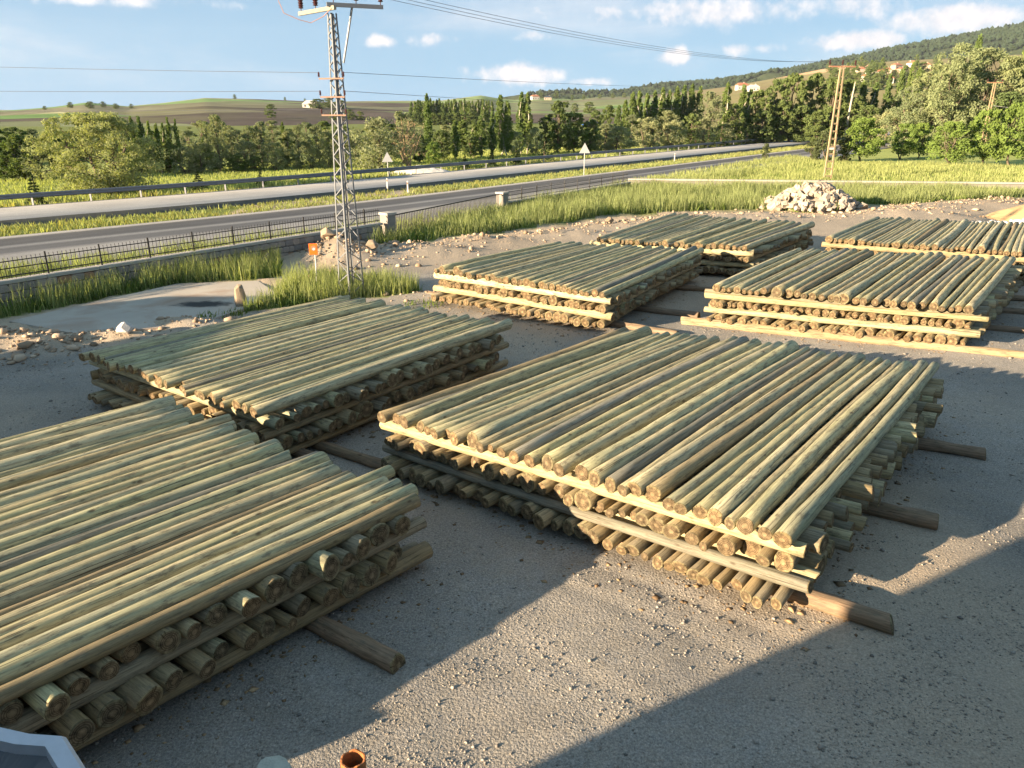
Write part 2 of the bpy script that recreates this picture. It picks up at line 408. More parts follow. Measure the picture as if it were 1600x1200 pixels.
# ------------------------------------------------------------------ ground
def yard_edge(x):
    px = [-60, -20, -15.2, -12.4, -9.6, -8.9, -7.4, -5.5, -1.5, 6.2, 14.4, 24.8, 39.7, 70]
    py = [20, 20.5, 22.2, 24.2, 28.0, 33.0, 38.2, 41.2, 44.2, 49.8, 54.4, 55.6, 60.5, 64]
    return np.interp(x, px, py)
MOUNDS = [(-15.6, 22.9, 1.5, .8, .55), (-13.0, 23.9, 1.2, .5, .22), (-11.0, 25.4, 1.2, .6, .22), (-7.9, 37.8, 2.0, 1.5, .5), (-4.8, 40.0, 2.5, 1.3, .45), (-9.2, 38.6, 1.2, 1.0, .6), (-1.5, 43.0, 2.2, 1.0, .35), (-6.8, 30.4, 1.0, .8, .12),
          (-2.6, 29.9, 1.6, .6, .18), (3.5, 46.0, 2.0, .9, .35), (9.0, 49.5, 2.5, 1.0, .45), (16.0, 52.5, 3.5, 1.2, .4), (26.5, 54.0, 2.5, 1.5, .7), (31.5, 57.0, 3.5, 1.6, .75), (37.0, 59.5, 3.5, 1.8, .8), (29.0, 53.0, 2.5, 1.0, .4)]
def gz(x, y):
    z = .05 * fbm(x, y, 5.0, 4, 3) + .022 * fbm(x, y, .7, 3, 4)
    u_ = (x + 4.2) * .571 + (y - 12.4) * .821 + .35 * np.sin((x - y) * .18); m_ = np.clip(.55 + 1.5 * fbm(x, y, 2.0, 3, 12), 0, 1)   # wheel ruts between the stacks
    for o_ in (-.85, .75, 1.5): z = z - m_ * .018 * np.exp(-((u_ - o_) / .11) ** 2) + m_ * .006 * np.exp(-((u_ - o_ - .28) / .13) ** 2)
    out = np.clip((y - yard_edge(x) + 1.5) / 3.0, 0, 1) * np.clip((66 - y) / 4, 0, 1)
    z = z + out * (.16 * fbm(x, y, 1.3, 4, 5) + .05)
    for (mx, my, sx, sy, h) in MOUNDS:
        g = np.exp(-((x - mx) / sx) ** 2 - ((y - my) / sy) ** 2)
        z = z + h * g * (1 + .5 * fbm(x, y, .8, 3, 6))
    dw = (x + 21.5) * .832 - (y - 24.3) * .555        # metres inside the wall line
    far = np.maximum(np.clip((np.hypot(x, y) - 60) / 40, 0, 1), np.clip((.6 - dw) / 1.2, 0, 1))
    return z * (1 - far) - .03 * far
def axis(lo, hi, step, outer):
    a = list(np.arange(lo, hi + 1e-6, step)); s = step
    up = []; p = hi
    while p < outer[1]: s *= 1.09; p += s; up.append(p)
    dn = []; p = lo; s = step
    while p > outer[0]: s *= 1.09; p -= s; dn.append(p)
    return np.array(dn[::-1] + a + up)
gx = axis(-15, 22, .11, (-5000, 5000)); gy = axis(4, 27, .11, (-300, 5000))
GX, GY = np.meshgrid(gx, gy, indexing='ij')
GZ = gz(GX, GY)
def poly_mask(x, y, poly):
    inside = np.zeros(x.shape, bool); n = len(poly); j = n - 1
    for i in range(n):
        xi, yi = poly[i]; xj, yj = poly[j]
        c = ((yi > y) != (yj > y)) & (x < (xj - xi) * (y - yi) / (yj - yi + 1e-12) + xi)
        inside ^= c; j = i
    return inside
G1 = [(-24, 24.5), (-18.6, 25.6), (-17.4, 27.2), (-13.9, 31.9), (-11.0, 32.4), (-10.2, 33.6), (-11.2, 37.0), (-12.7, 38.4), (-14.3, 35.7), (-17.5, 31.3), (-23.5, 23.2)]
G2 = [(-9.9, 27.2), (-9.3, 29.3), (-9.4, 32.2), (-8.0, 33.4), (-5.6, 32.4), (-3.7, 31.1), (-4.0, 30.0), (-6.0, 29.4), (-8.0, 28.2)]
G3 = [(-7.6, 40.6), (-6.0, 42.0), (-2.2, 45.0), (2.4, 49.4), (6.6, 53.9), (13.9, 56.7), (18.0, 57.6), (20.4, 55.6), (23.0, 55.4), (26.4, 59.9), (32.7, 61.5), (38.7, 64.2), (44, 66.5), (75, 64), (75, 66.6), (45.8, 70.0), (10.9, 74.2), (7.5, 67.5), (-.2, 58.0), (-6.9, 45.2)]
G4 = [(7.0, 70), (11.2, 75.6), (46.5, 71.2), (90, 66), (110, 95), (66, 100.5), (44, 110), (42, 122), (14.5, 84.0)]
ye = yard_edge(GX)
noise_b = fbm(GX, GY, 1.6, 4, 8)
dirt = np.clip((GY - ye + 2.2 + 2.2 * noise_b) / 2.0, 0, 1)
dirt = np.maximum(dirt, .62 * np.clip(fbm(GX, GY, 6, 4, 9) * 2.0 + np.clip((GY - 22) / 15, 0, .9), 0, 1))
grn = np.zeros_like(GX)
for G in (G1, G2, G3, G4): grn = np.maximum(grn, poly_mask(GX, GY, G).astype(float))
grn = np.maximum(grn, ((GY > 75) & (GX < 200)).astype(float)); grn = np.maximum(grn, ((GX < -20) & (GY > 24)).astype(float))
fld = (np.hypot(GX, GY) > 78) * (np.hypot(GX, GY) < 135 + .5 * GX.clip(-20, 200)).astype(float) * ((GY > .1 * GX + 74) | (GX < -25)).astype(float)
zone = np.stack([dirt, grn, fld, np.ones_like(grn)], -1)
ni, nj = GX.shape
idx = np.arange(ni * nj).reshape(ni, nj)
F = np.stack([idx[:-1, :-1], idx[1:, :-1], idx[1:, 1:], idx[:-1, 1:]], -1).reshape(-1, 4)
me = np_mesh('ground', np.stack([GX, GY, GZ], -1).reshape(-1, 3), F, [M['ground']], True, {'zone': ('FLOAT_COLOR', zone.reshape(-1, 4))})
tag(obj('ground', me), kind='structure')

# ------------------------------------------------------------------ roads
REF = np.array([(-110, -42), (-70, 1), (-43, 29.8), (-29.3, 44.2), (-13, 61.1), (9.4, 89.5), (54.3, 148), (110, 221), (200, 340), (330, 510)])
def spline(P, n=14):
    out = []; P = np.vstack([2 * P[0] - P[1], P, 2 * P[-1] - P[-2]])
    for i in range(1, len(P) - 2):
        for t in np.linspace(0, 1, n, endpoint=False):
            a, b, c, e = P[i - 1], P[i], P[i + 1], P[i + 2]
            out.append(.5 * ((2 * b) + (-a + c) * t + (2 * a - 5 * b + 4 * c - e) * t ** 2 + (-a + 3 * b - 3 * c + e) * t ** 3))
    out.append(P[-2]); return np.array(out)
RC = spline(REF)
tg = np.gradient(RC, axis=0); tg /= np.linalg.norm(tg, axis=1)[:, None]
RN = np.stack([tg[:, 1], -tg[:, 0]], 1)        # points towards the camera's side
arc = np.concatenate([[0], np.cumsum(np.linalg.norm(np.diff(RC, axis=0), axis=1))])
def strip(name, offs, zs, mats, kind='structure', mi=None):
    cols = [np.column_stack([RC + RN * o, np.full(len(RC), z)]) for o, z in zip(offs, zs)]
    V = np.stack(cols, 1); n, k = V.shape[:2]; ii = np.arange(n * k).reshape(n, k)
    F = np.stack([ii[:-1, :-1], ii[:-1, 1:], ii[1:, 1:], ii[1:, :-1]], -1)
    midx = np.tile(np.array(mi if mi else [0] * (k - 1)), n - 1)
    lane = np.stack([np.repeat(arc[:, None], k, 1), np.repeat(np.array(offs)[None] - offs[0], n, 0), np.zeros((n, k))], -1)
    me = np_mesh(name, V.reshape(-1, 3), F.reshape(-1, 4), mats, False, {'lane': ('FLOAT_VECTOR', lane.reshape(-1, 3))}, midx)
    o = obj(name, me); return tag(o, kind=kind)
strip('near_road', [-.25, 0, 3.0, 6.0, 9.0, 11.0, 11.3], [-.1, .10, .13, .14, .13, .11, -.1], [M['road_dark']])
strip('far_road', [-13.6, -13.1, -9.3, -5.5, -5.0], [-.2, .36, .40, .36, -.2], [M['road_pale'], M['road_side']], mi=[1, 0, 0, 1])
strip('road_edge_line', [.55, .70], [.116, .118], [M['white']])
strip('road_verge', [-16.5, -14.5, -13.4], [-.1, .25, .33], [M['road_side']])
def rpt(i_arc, off):
    x = np.interp(i_arc, arc, RC[:, 0]); y = np.interp(i_arc, arc, RC[:, 1]); nx = np.interp(i_arc, arc, RN[:, 0]); ny = np.interp(i_arc, arc, RN[:, 1])
    return np.array([x + nx * off, y + ny * off]).T
def arc_at(x):       # arc position where the reference curve passes x
    return float(np.interp(x, RC[:, 0], arc))

# guardrail
gr = empty('guardrail', (0, 0, 0), 'long grey steel guardrail along the far edge of the pale carriageway', 'guardrail')
A = np.linspace(arc_at(-75), arc_at(190), 150); Pq = rpt(A, -13.9)
prof = [(-.03, .62), (.04, .66), (.04, .74), (-.02, .79), (.04, .84), (.04, .92), (-.03, .96)]
nrm = rpt(A, -12.9) - Pq
V = []; 
for o_, z_ in prof: V.append(np.column_stack([Pq + nrm * o_, np.full(len(A), z_ + .22)]))
V = np.stack(V, 1); n, k = V.shape[:2]; ii = np.arange(n * k).reshape(n, k)
F = np.stack([ii[:-1, :-1], ii[:-1, 1:], ii[1:, 1:], ii[1:, :-1]], -1).reshape(-1, 4)
o = obj('rail', np_mesh('rail', V.reshape(-1, 3), F, [M['rail_steel']]), gr)
sm = o.modifiers.new('thick', 'SOLIDIFY'); sm.thickness = .02
postm = MB().box((0, 0, .4), (.12, .09, 1.0)).mesh('post', M['rail_post'])
for a in np.arange(arc_at(-75), arc_at(150), 4.0):
    p = rpt(np.array([a]), -14.02)[0]; q = obj('post', postm, gr, (p[0], p[1], .22))

# ------------------------------------------------------------------ concrete slab in the yard
sl = [(-17.3, 25.6), (-14.0, 31.6), (-10.8, 32.2), (-9.0, 29.3), (-10.7, 25.2), (-13.9, 23.9)]
bm = MB(); n = len(sl)
bm.pts([(x, y, .13) for x, y in sl] + [(x, y, -.1) for x, y in sl], [tuple(range(n))] + [(i, (i + 1) % n, n + (i + 1) % n, n + i) for i in range(n)])
o = bm.build('concrete_slab', M['slab']); o.data.polygons[0].flip() if o.data.polygons[0].normal.z < 0 else None
tag(o, kind='structure')

# ------------------------------------------------------------------ hills and mountain (polar height fields)
def interp_deg(tab, a): return np.interp(a, [t[0] for t in tab], [t[1] for t in tab])
HILL = [(-60, -.2), (-36.74, -0.204), (-32.14, -0.143), (-29.3, 0.111), (-27.49, 0.374), (-25.22, 0.153), (-23.18, 0.349), (-20.55, 0.671), (-17.15, 0.604), (-12.95, 0.452), (-10.54, 0.498), (-4.92, 0.546), (-2.19, 0.883), (-0.85, 0.674), (0.22, 0.59), (1.79, 0.716), (4.47, 0.63), (5.8, 0.754), (8.87, 0.832), (13.14, 1.226), (14.8, 1.418), (18.8, 2.093), (21.46, 2.591), (24.77, 2.823), (31.54, 2.995), (60, 3.0)]
MTN = [(-6, -.5), (0.0, 0.2), (2.24, 0.464), (4.47, 0.63), (8.28, 1.2), (13.9, 1.70), (19.14, 2.5), (25.53, 3.66), (31.21, 4.65), (35.56, 5.2), (60, 6)]
def hill_z(a, r, tab, rs, Rr, p, seed, amp):
    e = interp_deg(tab, a); Hh = CAM_H + Rr * np.tan(np.radians(e))
    t = np.clip((r - rs) / (Rr - rs), 0, 1); s = t ** p
    z = -2 + (Hh + 2) * s
    x = r * np.sin(np.radians(a)); y = r * np.cos(np.radians(a))
    z = z + amp * fbm(x, y, 260, 4, seed) * t * (1 - t) * 4
    return np.where(r > Rr, Hh - (r - Rr) * .25, z)
def polar(name, tab, rs, Rr, p, seed, amp, a0, a1, na, nr, m):
    aa = np.linspace(a0, a1, na); rr = np.concatenate([np.linspace(rs, Rr, nr), [Rr * 1.1]])
    Am, Rm = np.meshgrid(aa, rr, indexing='ij'); Z = hill_z(Am, Rm, tab, rs, Rr, p, seed, amp)
    V = np.stack([Rm * np.sin(np.radians(Am)), Rm * np.cos(np.radians(Am)), Z], -1)
    ii = np.arange(V.shape[0] * V.shape[1]).reshape(V.shape[:2])
    F = np.stack([ii[:-1, :-1], ii[1:, :-1], ii[1:, 1:], ii[:-1, 1:]], -1).reshape(-1, 4)
    return tag(obj(name, np_mesh(name, V.reshape(-1, 3), F, [m], True)), kind='structure')
def fields_mat():
    m, t, b = mat('hill_fields'); tcn = t.add('ShaderNodeTexCoord'); P = tcn.outputs['Object']
    rot = t.add('ShaderNodeMapping', inp={0: P, 2: (0, 0, R(24)), 3: (.0036, .0070, 0)})
    wv = t.vmath('ADD', rot.outputs[0], t.vmath('MULTIPLY', t.add('ShaderNodeTexNoise', inp={0: rot.outputs[0], 2: 1.1}).outputs[1], (.9, .9, 0)))
    v = t.add('ShaderNodeTexVoronoi', inp={0: wv, 2: 1.0}); s = t.add('ShaderNodeSeparateColor', inp={0: v.outputs['Color']})
    c = t.ramp(s.outputs[0], [(0, (.10, .085, .075)), (.15, (.19, .25, .11)), (.34, (.17, .165, .11)), (.47, (.095, .08, .07)), (.57, (.27, .27, .16)), (.70, (.14, .23, .085)), (.88, (.18, .20, .115))], 'CONSTANT')
    n = t.noise(P, .02, 6, .65); c = t.mix(1.0, c, t.ramp(n, [(.3, .75), (.7, 1.25)]), 'MULTIPLY')
    n2 = t.noise(P, .006, 5, .6); c = t.mix(t.ramp(n2, [(.52, 0), (.66, .5)]), c, (.17, .175, .075))
    # steppe slope with an ochre quarry scar on the right
    sp = t.add('ShaderNodeSeparateXYZ', inp={0: P}); aa = t.math('ARCTAN2', sp.outputs[0], sp.outputs[1])
    tan = t.mix(t.noise(P, .012, 6, .65), (.27, .20, .115), (.20, .19, .085))
    c = t.mix(t.math('MULTIPLY', t.smooth(aa, R(9), R(14)), .85), c, tan)
    dq = t.vmath('LENGTH', t.vmath('MULTIPLY', t.vmath('SUBTRACT', P, (510, 1340, 60)), (.016, .005, .03)))
    dq = t.math('ADD', dq, t.math('MULTIPLY', t.math('SUBTRACT', t.noise(P, .02, 5), .5), 1.4))
    c = t.mix(t.smooth(dq, 1.0, .7), c, (.52, .33, .19))
    t.l.new(c, b.inputs['Base Color']); b.inputs['Roughness'].default_value = 1; b.inputs['Specular IOR Level'].default_value = 0
    return m
M['fields'] = fields_mat()
def forest_floor():
    m, t, b = mat('forest_floor'); tcn = t.add('ShaderNodeTexCoord'); P = tcn.outputs['Object']
    c = t.mix(t.ramp(t.noise(P, .012, 6, .7), [(.35, 0), (.65, 1)]), (.03, .045, .025), (.07, .085, .042))
    t.l.new(c, b.inputs['Base Color']); b.inputs['Roughness'].default_value = 1; b.inputs['Specular IOR Level'].default_value = 0
    return m
M['forest_floor'] = forest_floor()
HP = dict(tab=HILL, rs=260, Rr=1500, p=1.25, seed=21, amp=7)
MP = dict(tab=MTN, rs=1350, Rr=2800, p=.9, seed=22, amp=40)
polar('hill', a0=-60, a1=60, na=360, nr=70, m=M['fields'], **HP)
polar('mountain', a0=-6, a1=60, na=240, nr=60, m=M['forest_floor'], **MP)
def on_hill(a, r, P=HP):
    z = hill_z(np.array([a], float), np.array([r], float), P['tab'], P['rs'], P['Rr'], P['p'], P['seed'], P['amp'])[0]
    return (r * math.sin(R(a)), r * math.cos(R(a)), float(z))
def hill_r(a, e, P=HP):   # distance at which the hillside is seen at elevation e
    rr = np.linspace(P['rs'] + 20, P['Rr'], 400); z = hill_z(np.full(400, a), rr, P['tab'], P['rs'], P['Rr'], P['p'], P['seed'], P['amp'])
    el = np.degrees(np.arctan2(z - CAM_H, rr)); k = np.nonzero(el >= e)[0]
    return float(rr[k[0]]) if len(k) else P['Rr'] * .99

# ------------------------------------------------------------------ timber poles
POLE_L = 8.6
def pole_mesh(name, seed, sides=14, segs=14, L=POLE_L, r=.125, rough=.0, tint=None, raw=False):
    rr = np.random.default_rng(seed)
    x = np.linspace(0, L, segs + 1); tap = 1 + rr.uniform(.14, .32) * (x / L - .5) * (1 if rr.random() < .5 else -1)
    bendy = rr.normal(0, .045) * np.sin(np.pi * x / L) + rr.normal(0, .012) * np.sin(2 * np.pi * x / L + rr.random() * 6)
    bendz = rr.normal(0, .012) * np.sin(np.pi * x / L)
    ang = np.linspace(0, 2 * np.pi, sides, endpoint=False)
    ph = rr.random(4) * 6
    V = []
    for i, xi in enumerate(x):
        ra = r * tap[i] * (1 + (rr.normal(0, .035) if 0 < i < segs else 0) + .035 * np.sin(2 * ang + ph[0]) + .025 * np.sin(3 * ang + ph[1] + .3 * xi) + rr.normal(0, .018 + rough, sides))
        V.append(np.column_stack([np.full(sides, xi), np.cos(ang) * ra + bendy[i], np.sin(ang) * ra + bendz[i]]))
    # slightly skewed saw cuts
    for e, i in ((-1, 0), (1, segs)):
        sk = rr.normal(0, .12, 2); V[i][:, 0] += (V[i][:, 1] - bendy[i]) * sk[0] + (V[i][:, 2] - bendz[i]) * sk[1]
    rings = []
    for e, i in ((-1, 0), (1, segs)):           # small chamfer ring and cap ring
        c = V[i].mean(0); ring = c + (V[i] - c) * .93; ring[:, 0] += e * .012; rings.append(ring)
    body = np.vstack(V); nb = len(body)
    caps = np.vstack(rings); cen = np.array([rings[0].mean(0), rings[1].mean(0)])
    P = np.vstack([body, caps, cen]); F = []; mi = []
    for i in range(segs):
        for k in range(sides):
            F.append((i * sides + k, (i + 1) * sides + k, (i + 1) * sides + (k + 1) % sides, i * sides + (k + 1) % sides)); mi.append(0)
    for e, (i, o) in enumerate(((0, nb), (segs, nb + sides))):
        c = nb + 2 * sides + e
        for k in range(sides):
            a, b = i * sides + k, i * sides + (k + 1) % sides; a2, b2 = o + k, o + (k + 1) % sides
            F.append((a, b, b2, a2) if e == 0 else (b, a, a2, b2)); mi.append(1)
            F.append((a2, b2, c, c) if e == 0 else (b2, a2, c, c)); mi.append(1)
    lc = P.copy(); ax = np.interp(np.clip(P[:, 0], 0, L), x, bendy); az_ = np.interp(np.clip(P[:, 0], 0, L), x, bendz)
    lc[:, 1] -= ax; lc[:, 2] -= az_; lc[:, 0] += seed * 13.7
    return P, F, np.array(mi), lc
def finish_pole(name, P, F, mi, lc, tint):
    me = bpy.data.meshes.new(name)
    me.from_pydata(P.tolist(), [], [tuple(dict.fromkeys(f)) for f in F])
    me.materials.append(M['wood']); me.materials.append(M['wood_end'])
    me.polygons.foreach_set('material_index', mi.astype(np.int32)); me.polygons.foreach_set('use_smooth', mi == 0)
    at = me.attributes.new('lc', 'FLOAT_VECTOR', 'POINT'); at.data.foreach_set('vector', lc.astype(np.float32).ravel())
    at = me.attributes.new('tint', 'FLOAT_COLOR', 'POINT'); at.data.foreach_set('color', np.asarray(tint, np.float32).ravel())
    me.update(); return me
VARS = []
for s in range(12):
    P, F, mi, lc = pole_mesh('pole', s + 1); VARS.append(finish_pole('timber_pole', P, F, mi, lc, np.ones((len(P), 4))))
ROUGHV = []
for s in range(3):
    P, F, mi, lc = pole_mesh('runner', s + 70, 14, 30, rough=.045); ROUGHV.append(finish_pole('runner_log', P, F, mi, lc, np.ones((len(P), 4))))
LOW = [pole_mesh('pole', s + 40, 10, 6) for s in range(8)]
TONES = [('greenish tan', (.38, .345, .20), 7), ('pale tan', (.425, .375, .235), 6), ('tan', (.38, .325, .195), 4), ('grey-green', (.32, .30, .19), 3), ('weathered grey', (.215, .20, .155), 2), ('brown-streaked', (.27, .215, .125), 2)]
TBAG = [t for t in TONES for _ in range(t[2])]
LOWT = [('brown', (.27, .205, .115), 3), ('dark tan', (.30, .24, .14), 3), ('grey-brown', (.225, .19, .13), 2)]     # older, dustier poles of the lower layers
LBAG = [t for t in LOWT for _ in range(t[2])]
stuff = dict(P=[], F=[], mi=[], lc=[], tint=[], n=0)
def pole_matrix(a, b, r, flip, roll):
    a = Vector(a); b = Vector(b)
    if flip: a, b = b, a
    d = b - a; L = d.length; x = d / L; y = Vector((0, 0, 1)).cross(x).normalized(); z = x.cross(y)
    m = Matrix((x, y, z)).transposed() @ Matrix.Rotation(roll, 3, 'X') @ Matrix.Diagonal((L / POLE_L, r / .125, r / .125))
    m = m.to_4x4(); m.translation = a; return m
prs = random.Random(77)
N_IND = 0
def add_pole(a, b, r, individual, label=None, group=None, tone=None, name='timber_pole', low=False):
    global N_IND
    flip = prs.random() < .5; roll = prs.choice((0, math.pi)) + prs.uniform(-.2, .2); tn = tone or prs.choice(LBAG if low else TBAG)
    kk = prs.uniform(.84, 1.14); hh_ = prs.uniform(-.015, .03); col = (tn[1][0] * kk * (1 + hh_), tn[1][1] * kk, tn[1][2] * kk * (1 - 2 * hh_))
    m = pole_matrix(a, b, r, flip, roll)
    if individual:
        o = bpy.data.objects.new(name, prs.choice(VARS if name == 'timber_pole' else ROUGHV)); COL.objects.link(o); o.matrix_world = m; o.color = (*col, 1)
        tag(o, label.replace('@', tn[0]), 'pole', group); N_IND += 1; return o
    P, F, mi, lc = prs.choice(LOW); A = np.array(m)
    Q = P @ A[:3, :3].T + A[:3, 3]; n0 = stuff['n']
    stuff['P'].append(Q); stuff['F'] += [tuple(i + n0 for i in f) for f in F]; stuff['mi'].append(mi)
    l2 = lc.copy(); l2[:, 0] += prs.random() * 300; stuff['lc'].append(l2); stuff['tint'].append(np.tile((*col, 1), (len(P), 1))); stuff['n'] += len(P)

# each stack: near-left, near-right, far-right, far-left corner of the top layer (metres), base height, what it is called
PITCH = .257; BASE = .15
STACKS = [
    ('near left', [(-13.3, 8.35), (-7.1, 4.25), (-1.39, 10.59), (-7.6, 14.75)], 'poles in the near left stack', {4: 1, 3: 1, 1: 1}, 3.2),
    ('mid left', [(-10.5, 18.1), (-4.94, 14.2), (-.15, 20.6), (-5.6, 24.2)], 'poles in the mid left stack', {4: 1}, 2.4),
    ('central', [(-2.6, 14.1), (3.99, 9.45), (10.0, 17.0), (3.05, 20.2)], 'poles in the central stack', {4: 1, 2: 1, 0: 1}, 2.4),
    ('stack behind the central', [(-2.9, 28.7), (3.05, 24.5), (8.1, 32.7), (1.75, 34.4)], 'poles in the stack right of the tower', {4: 1}, 2.4),
    ('middle right', [(6.7, 25.5), (13.9, 22.5), (20.2, 30.6), (12.2, 32.9)], 'poles in the middle right stack', {4: 1}, 2.4),
    ('rear middle', [(3.85, 35.7), (10.3, 33.3), (15.6, 40.2), (9.2, 44.6)], 'poles in the rear middle stack', {4: 1}, 2.4),
    ('rear right', [(14.5, 35.7), (22.0, 31.6), (28.0, 40.4), (20.0, 42.9)], 'poles in the rear right stack', {4: 1}, 2.4),
]
STACKS[3] = ('tower-side', *STACKS[3][1:])
def lerp2(p, q, t): return (p[0] + (q[0] - p[0]) * t, p[1] + (q[1] - p[1]) * t)
def row(width, rlo=.085, rhi=.165, gap=1.03, mean=.127):
    out = []; pos = 0
    while True:
        r = min(rhi, max(rlo, prs.gauss(mean, .024)))
        if pos + 2 * r > width: break
        out.append((pos + r, r)); pos += 2 * r * gap * prs.choice((1, 1, 1, 1.0, 1.04, 1.12))
    k = width / max(pos, .1)
    return [(p * k / width, r) for p, r in out]
RUN = ('dark brown', (.215, .150, .10), 1)
for si, (sname, C, group, ind, _) in enumerate(STACKS):
    NL, NR, FR, FL = C
    e1s = (.06, .08, .16, .10, .22, .12, .2)[si]
    Wn = math.dist(NL, NR); Ld = math.dist(NR, FR)
    ux, uy = (NR[0] - NL[0]) / Wn, (NR[1] - NL[1]) / Wn
    for lay in range(5):
        zb = BASE + lay * PITCH
        if lay % 2 == 0:                       # poles running away from the camera
            sh = prs.uniform(-.15, .15)
            items = row(Wn, gap=1.05 if si in (2, 4) else 1.02, mean=(.108, .098, .117, .115, .118, .115, .118)[si])
            for j, (t, r) in enumerate(items):
                a = lerp2(NL, NR, t); b = lerp2(FL, FR, t); Lq = math.dist(a, b); dx, dy = (b[0] - a[0]) / Lq, (b[1] - a[1]) / Lq
                e0 = prs.gauss(0, .07) - {4: .06, 2: -.05, 0: .14}[lay]; e1 = prs.gauss(0, .16) + sh
                jx = prs.gauss(0, .02)
                A_ = (a[0] + dx * e0 + ux * jx, a[1] + dy * e0 + uy * jx, zb + r + (prs.random() < .12 and lay == 4) * .05)
                B_ = (b[0] + dx * e1 - ux * jx, b[1] + dy * e1 - uy * jx, zb + r)
                n = len(items); fl, fr = j, n - 1 - j
                layer = {4: 'top', 2: 'middle', 0: 'bottom'}[lay]
                where = ('%s from left' % ordw(fl) if fl <= fr else '%s from right' % ordw(fr)) if min(fl, fr) else ('leftmost' if fl == 0 else 'rightmost')
                verb = 'pole' if lay == 4 else 'pole end'
                lab = '@ %s, %s in the %s layer of the %s stack' % (verb, where, layer, sname)
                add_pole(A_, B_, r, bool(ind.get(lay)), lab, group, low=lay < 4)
        else:                                  # cross layer
            items = row(Ld * .95, gap=1.12, mean=.142 if si == 0 else .125)
            for j, (t, r) in enumerate(items):
                s = .010 + t * .955
                a = lerp2(NL, FL, s); b = lerp2(NR, FR, s); Lq = math.dist(a, b); dx, dy = (b[0] - a[0]) / Lq, (b[1] - a[1]) / Lq
                e0 = prs.gauss(.15, .10); e1 = prs.gauss(.06, .10)
                front = j == 0
                hgt = 'upper' if lay == 3 else 'lower'
                if front: lab = '@ cross pole along the front of the %s stack, %s one' % (sname, hgt)
                else: lab = '@ cross pole, %s from front, %s cross layer, %s stack' % (ordw(j), hgt, sname)
                e1 += e1s
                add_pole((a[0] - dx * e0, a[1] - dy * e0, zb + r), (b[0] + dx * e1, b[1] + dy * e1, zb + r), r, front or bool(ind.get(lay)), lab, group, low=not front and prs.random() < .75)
    # rough runners on the ground
    runs = {2: [(.06, .75, 1.3), (.42, -.3, 1.2), (.80, -.3, 1.4)], 0: [(.12, 0.2, .9), (.77, 0, 1.45)], 1: [(.1, .2, .5), (.83, .2, 1.0)], 3: [(.10, 1.1, 2.2), (.36, .1, 2.0), (.8, .2, 1.2)],
            4: [(-.01, .8, 2.6), (.3, .2, 2.0), (.6, .2, 1.8), (.85, 0, 1.8)], 5: [(.06, .2, .6), (.3, .2, 1.9), (.75, 0, 1.4)], 6: [(.08, .3, .6), (.8, .2, 1.0)]}[si]
    for q, (s, e0, e1) in enumerate(runs):
        a = lerp2(NL, FL, s); b = lerp2(NR, FR, s); Lq = math.dist(a, b); dx, dy = (b[0] - a[0]) / Lq, (b[1] - a[1]) / Lq
        if si == 2 and q == 0: a = (-3.9, 15.15); e0 = .7
        tone = RUN if si != 4 or q else ('peeled tan', (.30, .225, .14), 1)
        pos = 'front' if q == 0 else ('rear' if q == len(runs) - 1 else ('second' if q == 1 else 'third'))
        r = prs.uniform(.12, .15)
        add_pole((a[0] - dx * e0, a[1] - dy * e0, r - .05), (b[0] + dx * e1, b[1] + dy * e1, r - .05), r, True, '@ ground runner log under the %s of the %s stack' % (pos if pos in ('front', 'rear') else 'middle, ' + pos + ' from front,', sname), 'runner logs under the stacks', tone, 'runner_log')
me = finish_pole('timber_poles', np.vstack(stuff['P']), stuff['F'], np.concatenate(stuff['mi']), np.vstack(stuff['lc']), np.vstack(stuff['tint']))
tag(obj('timber_poles', me), 'inner poles filling the lower layers of the pole stacks', 'pole', kind='stuff')
print('individual poles', N_IND, 'stuff tris ~', len(stuff['F']))

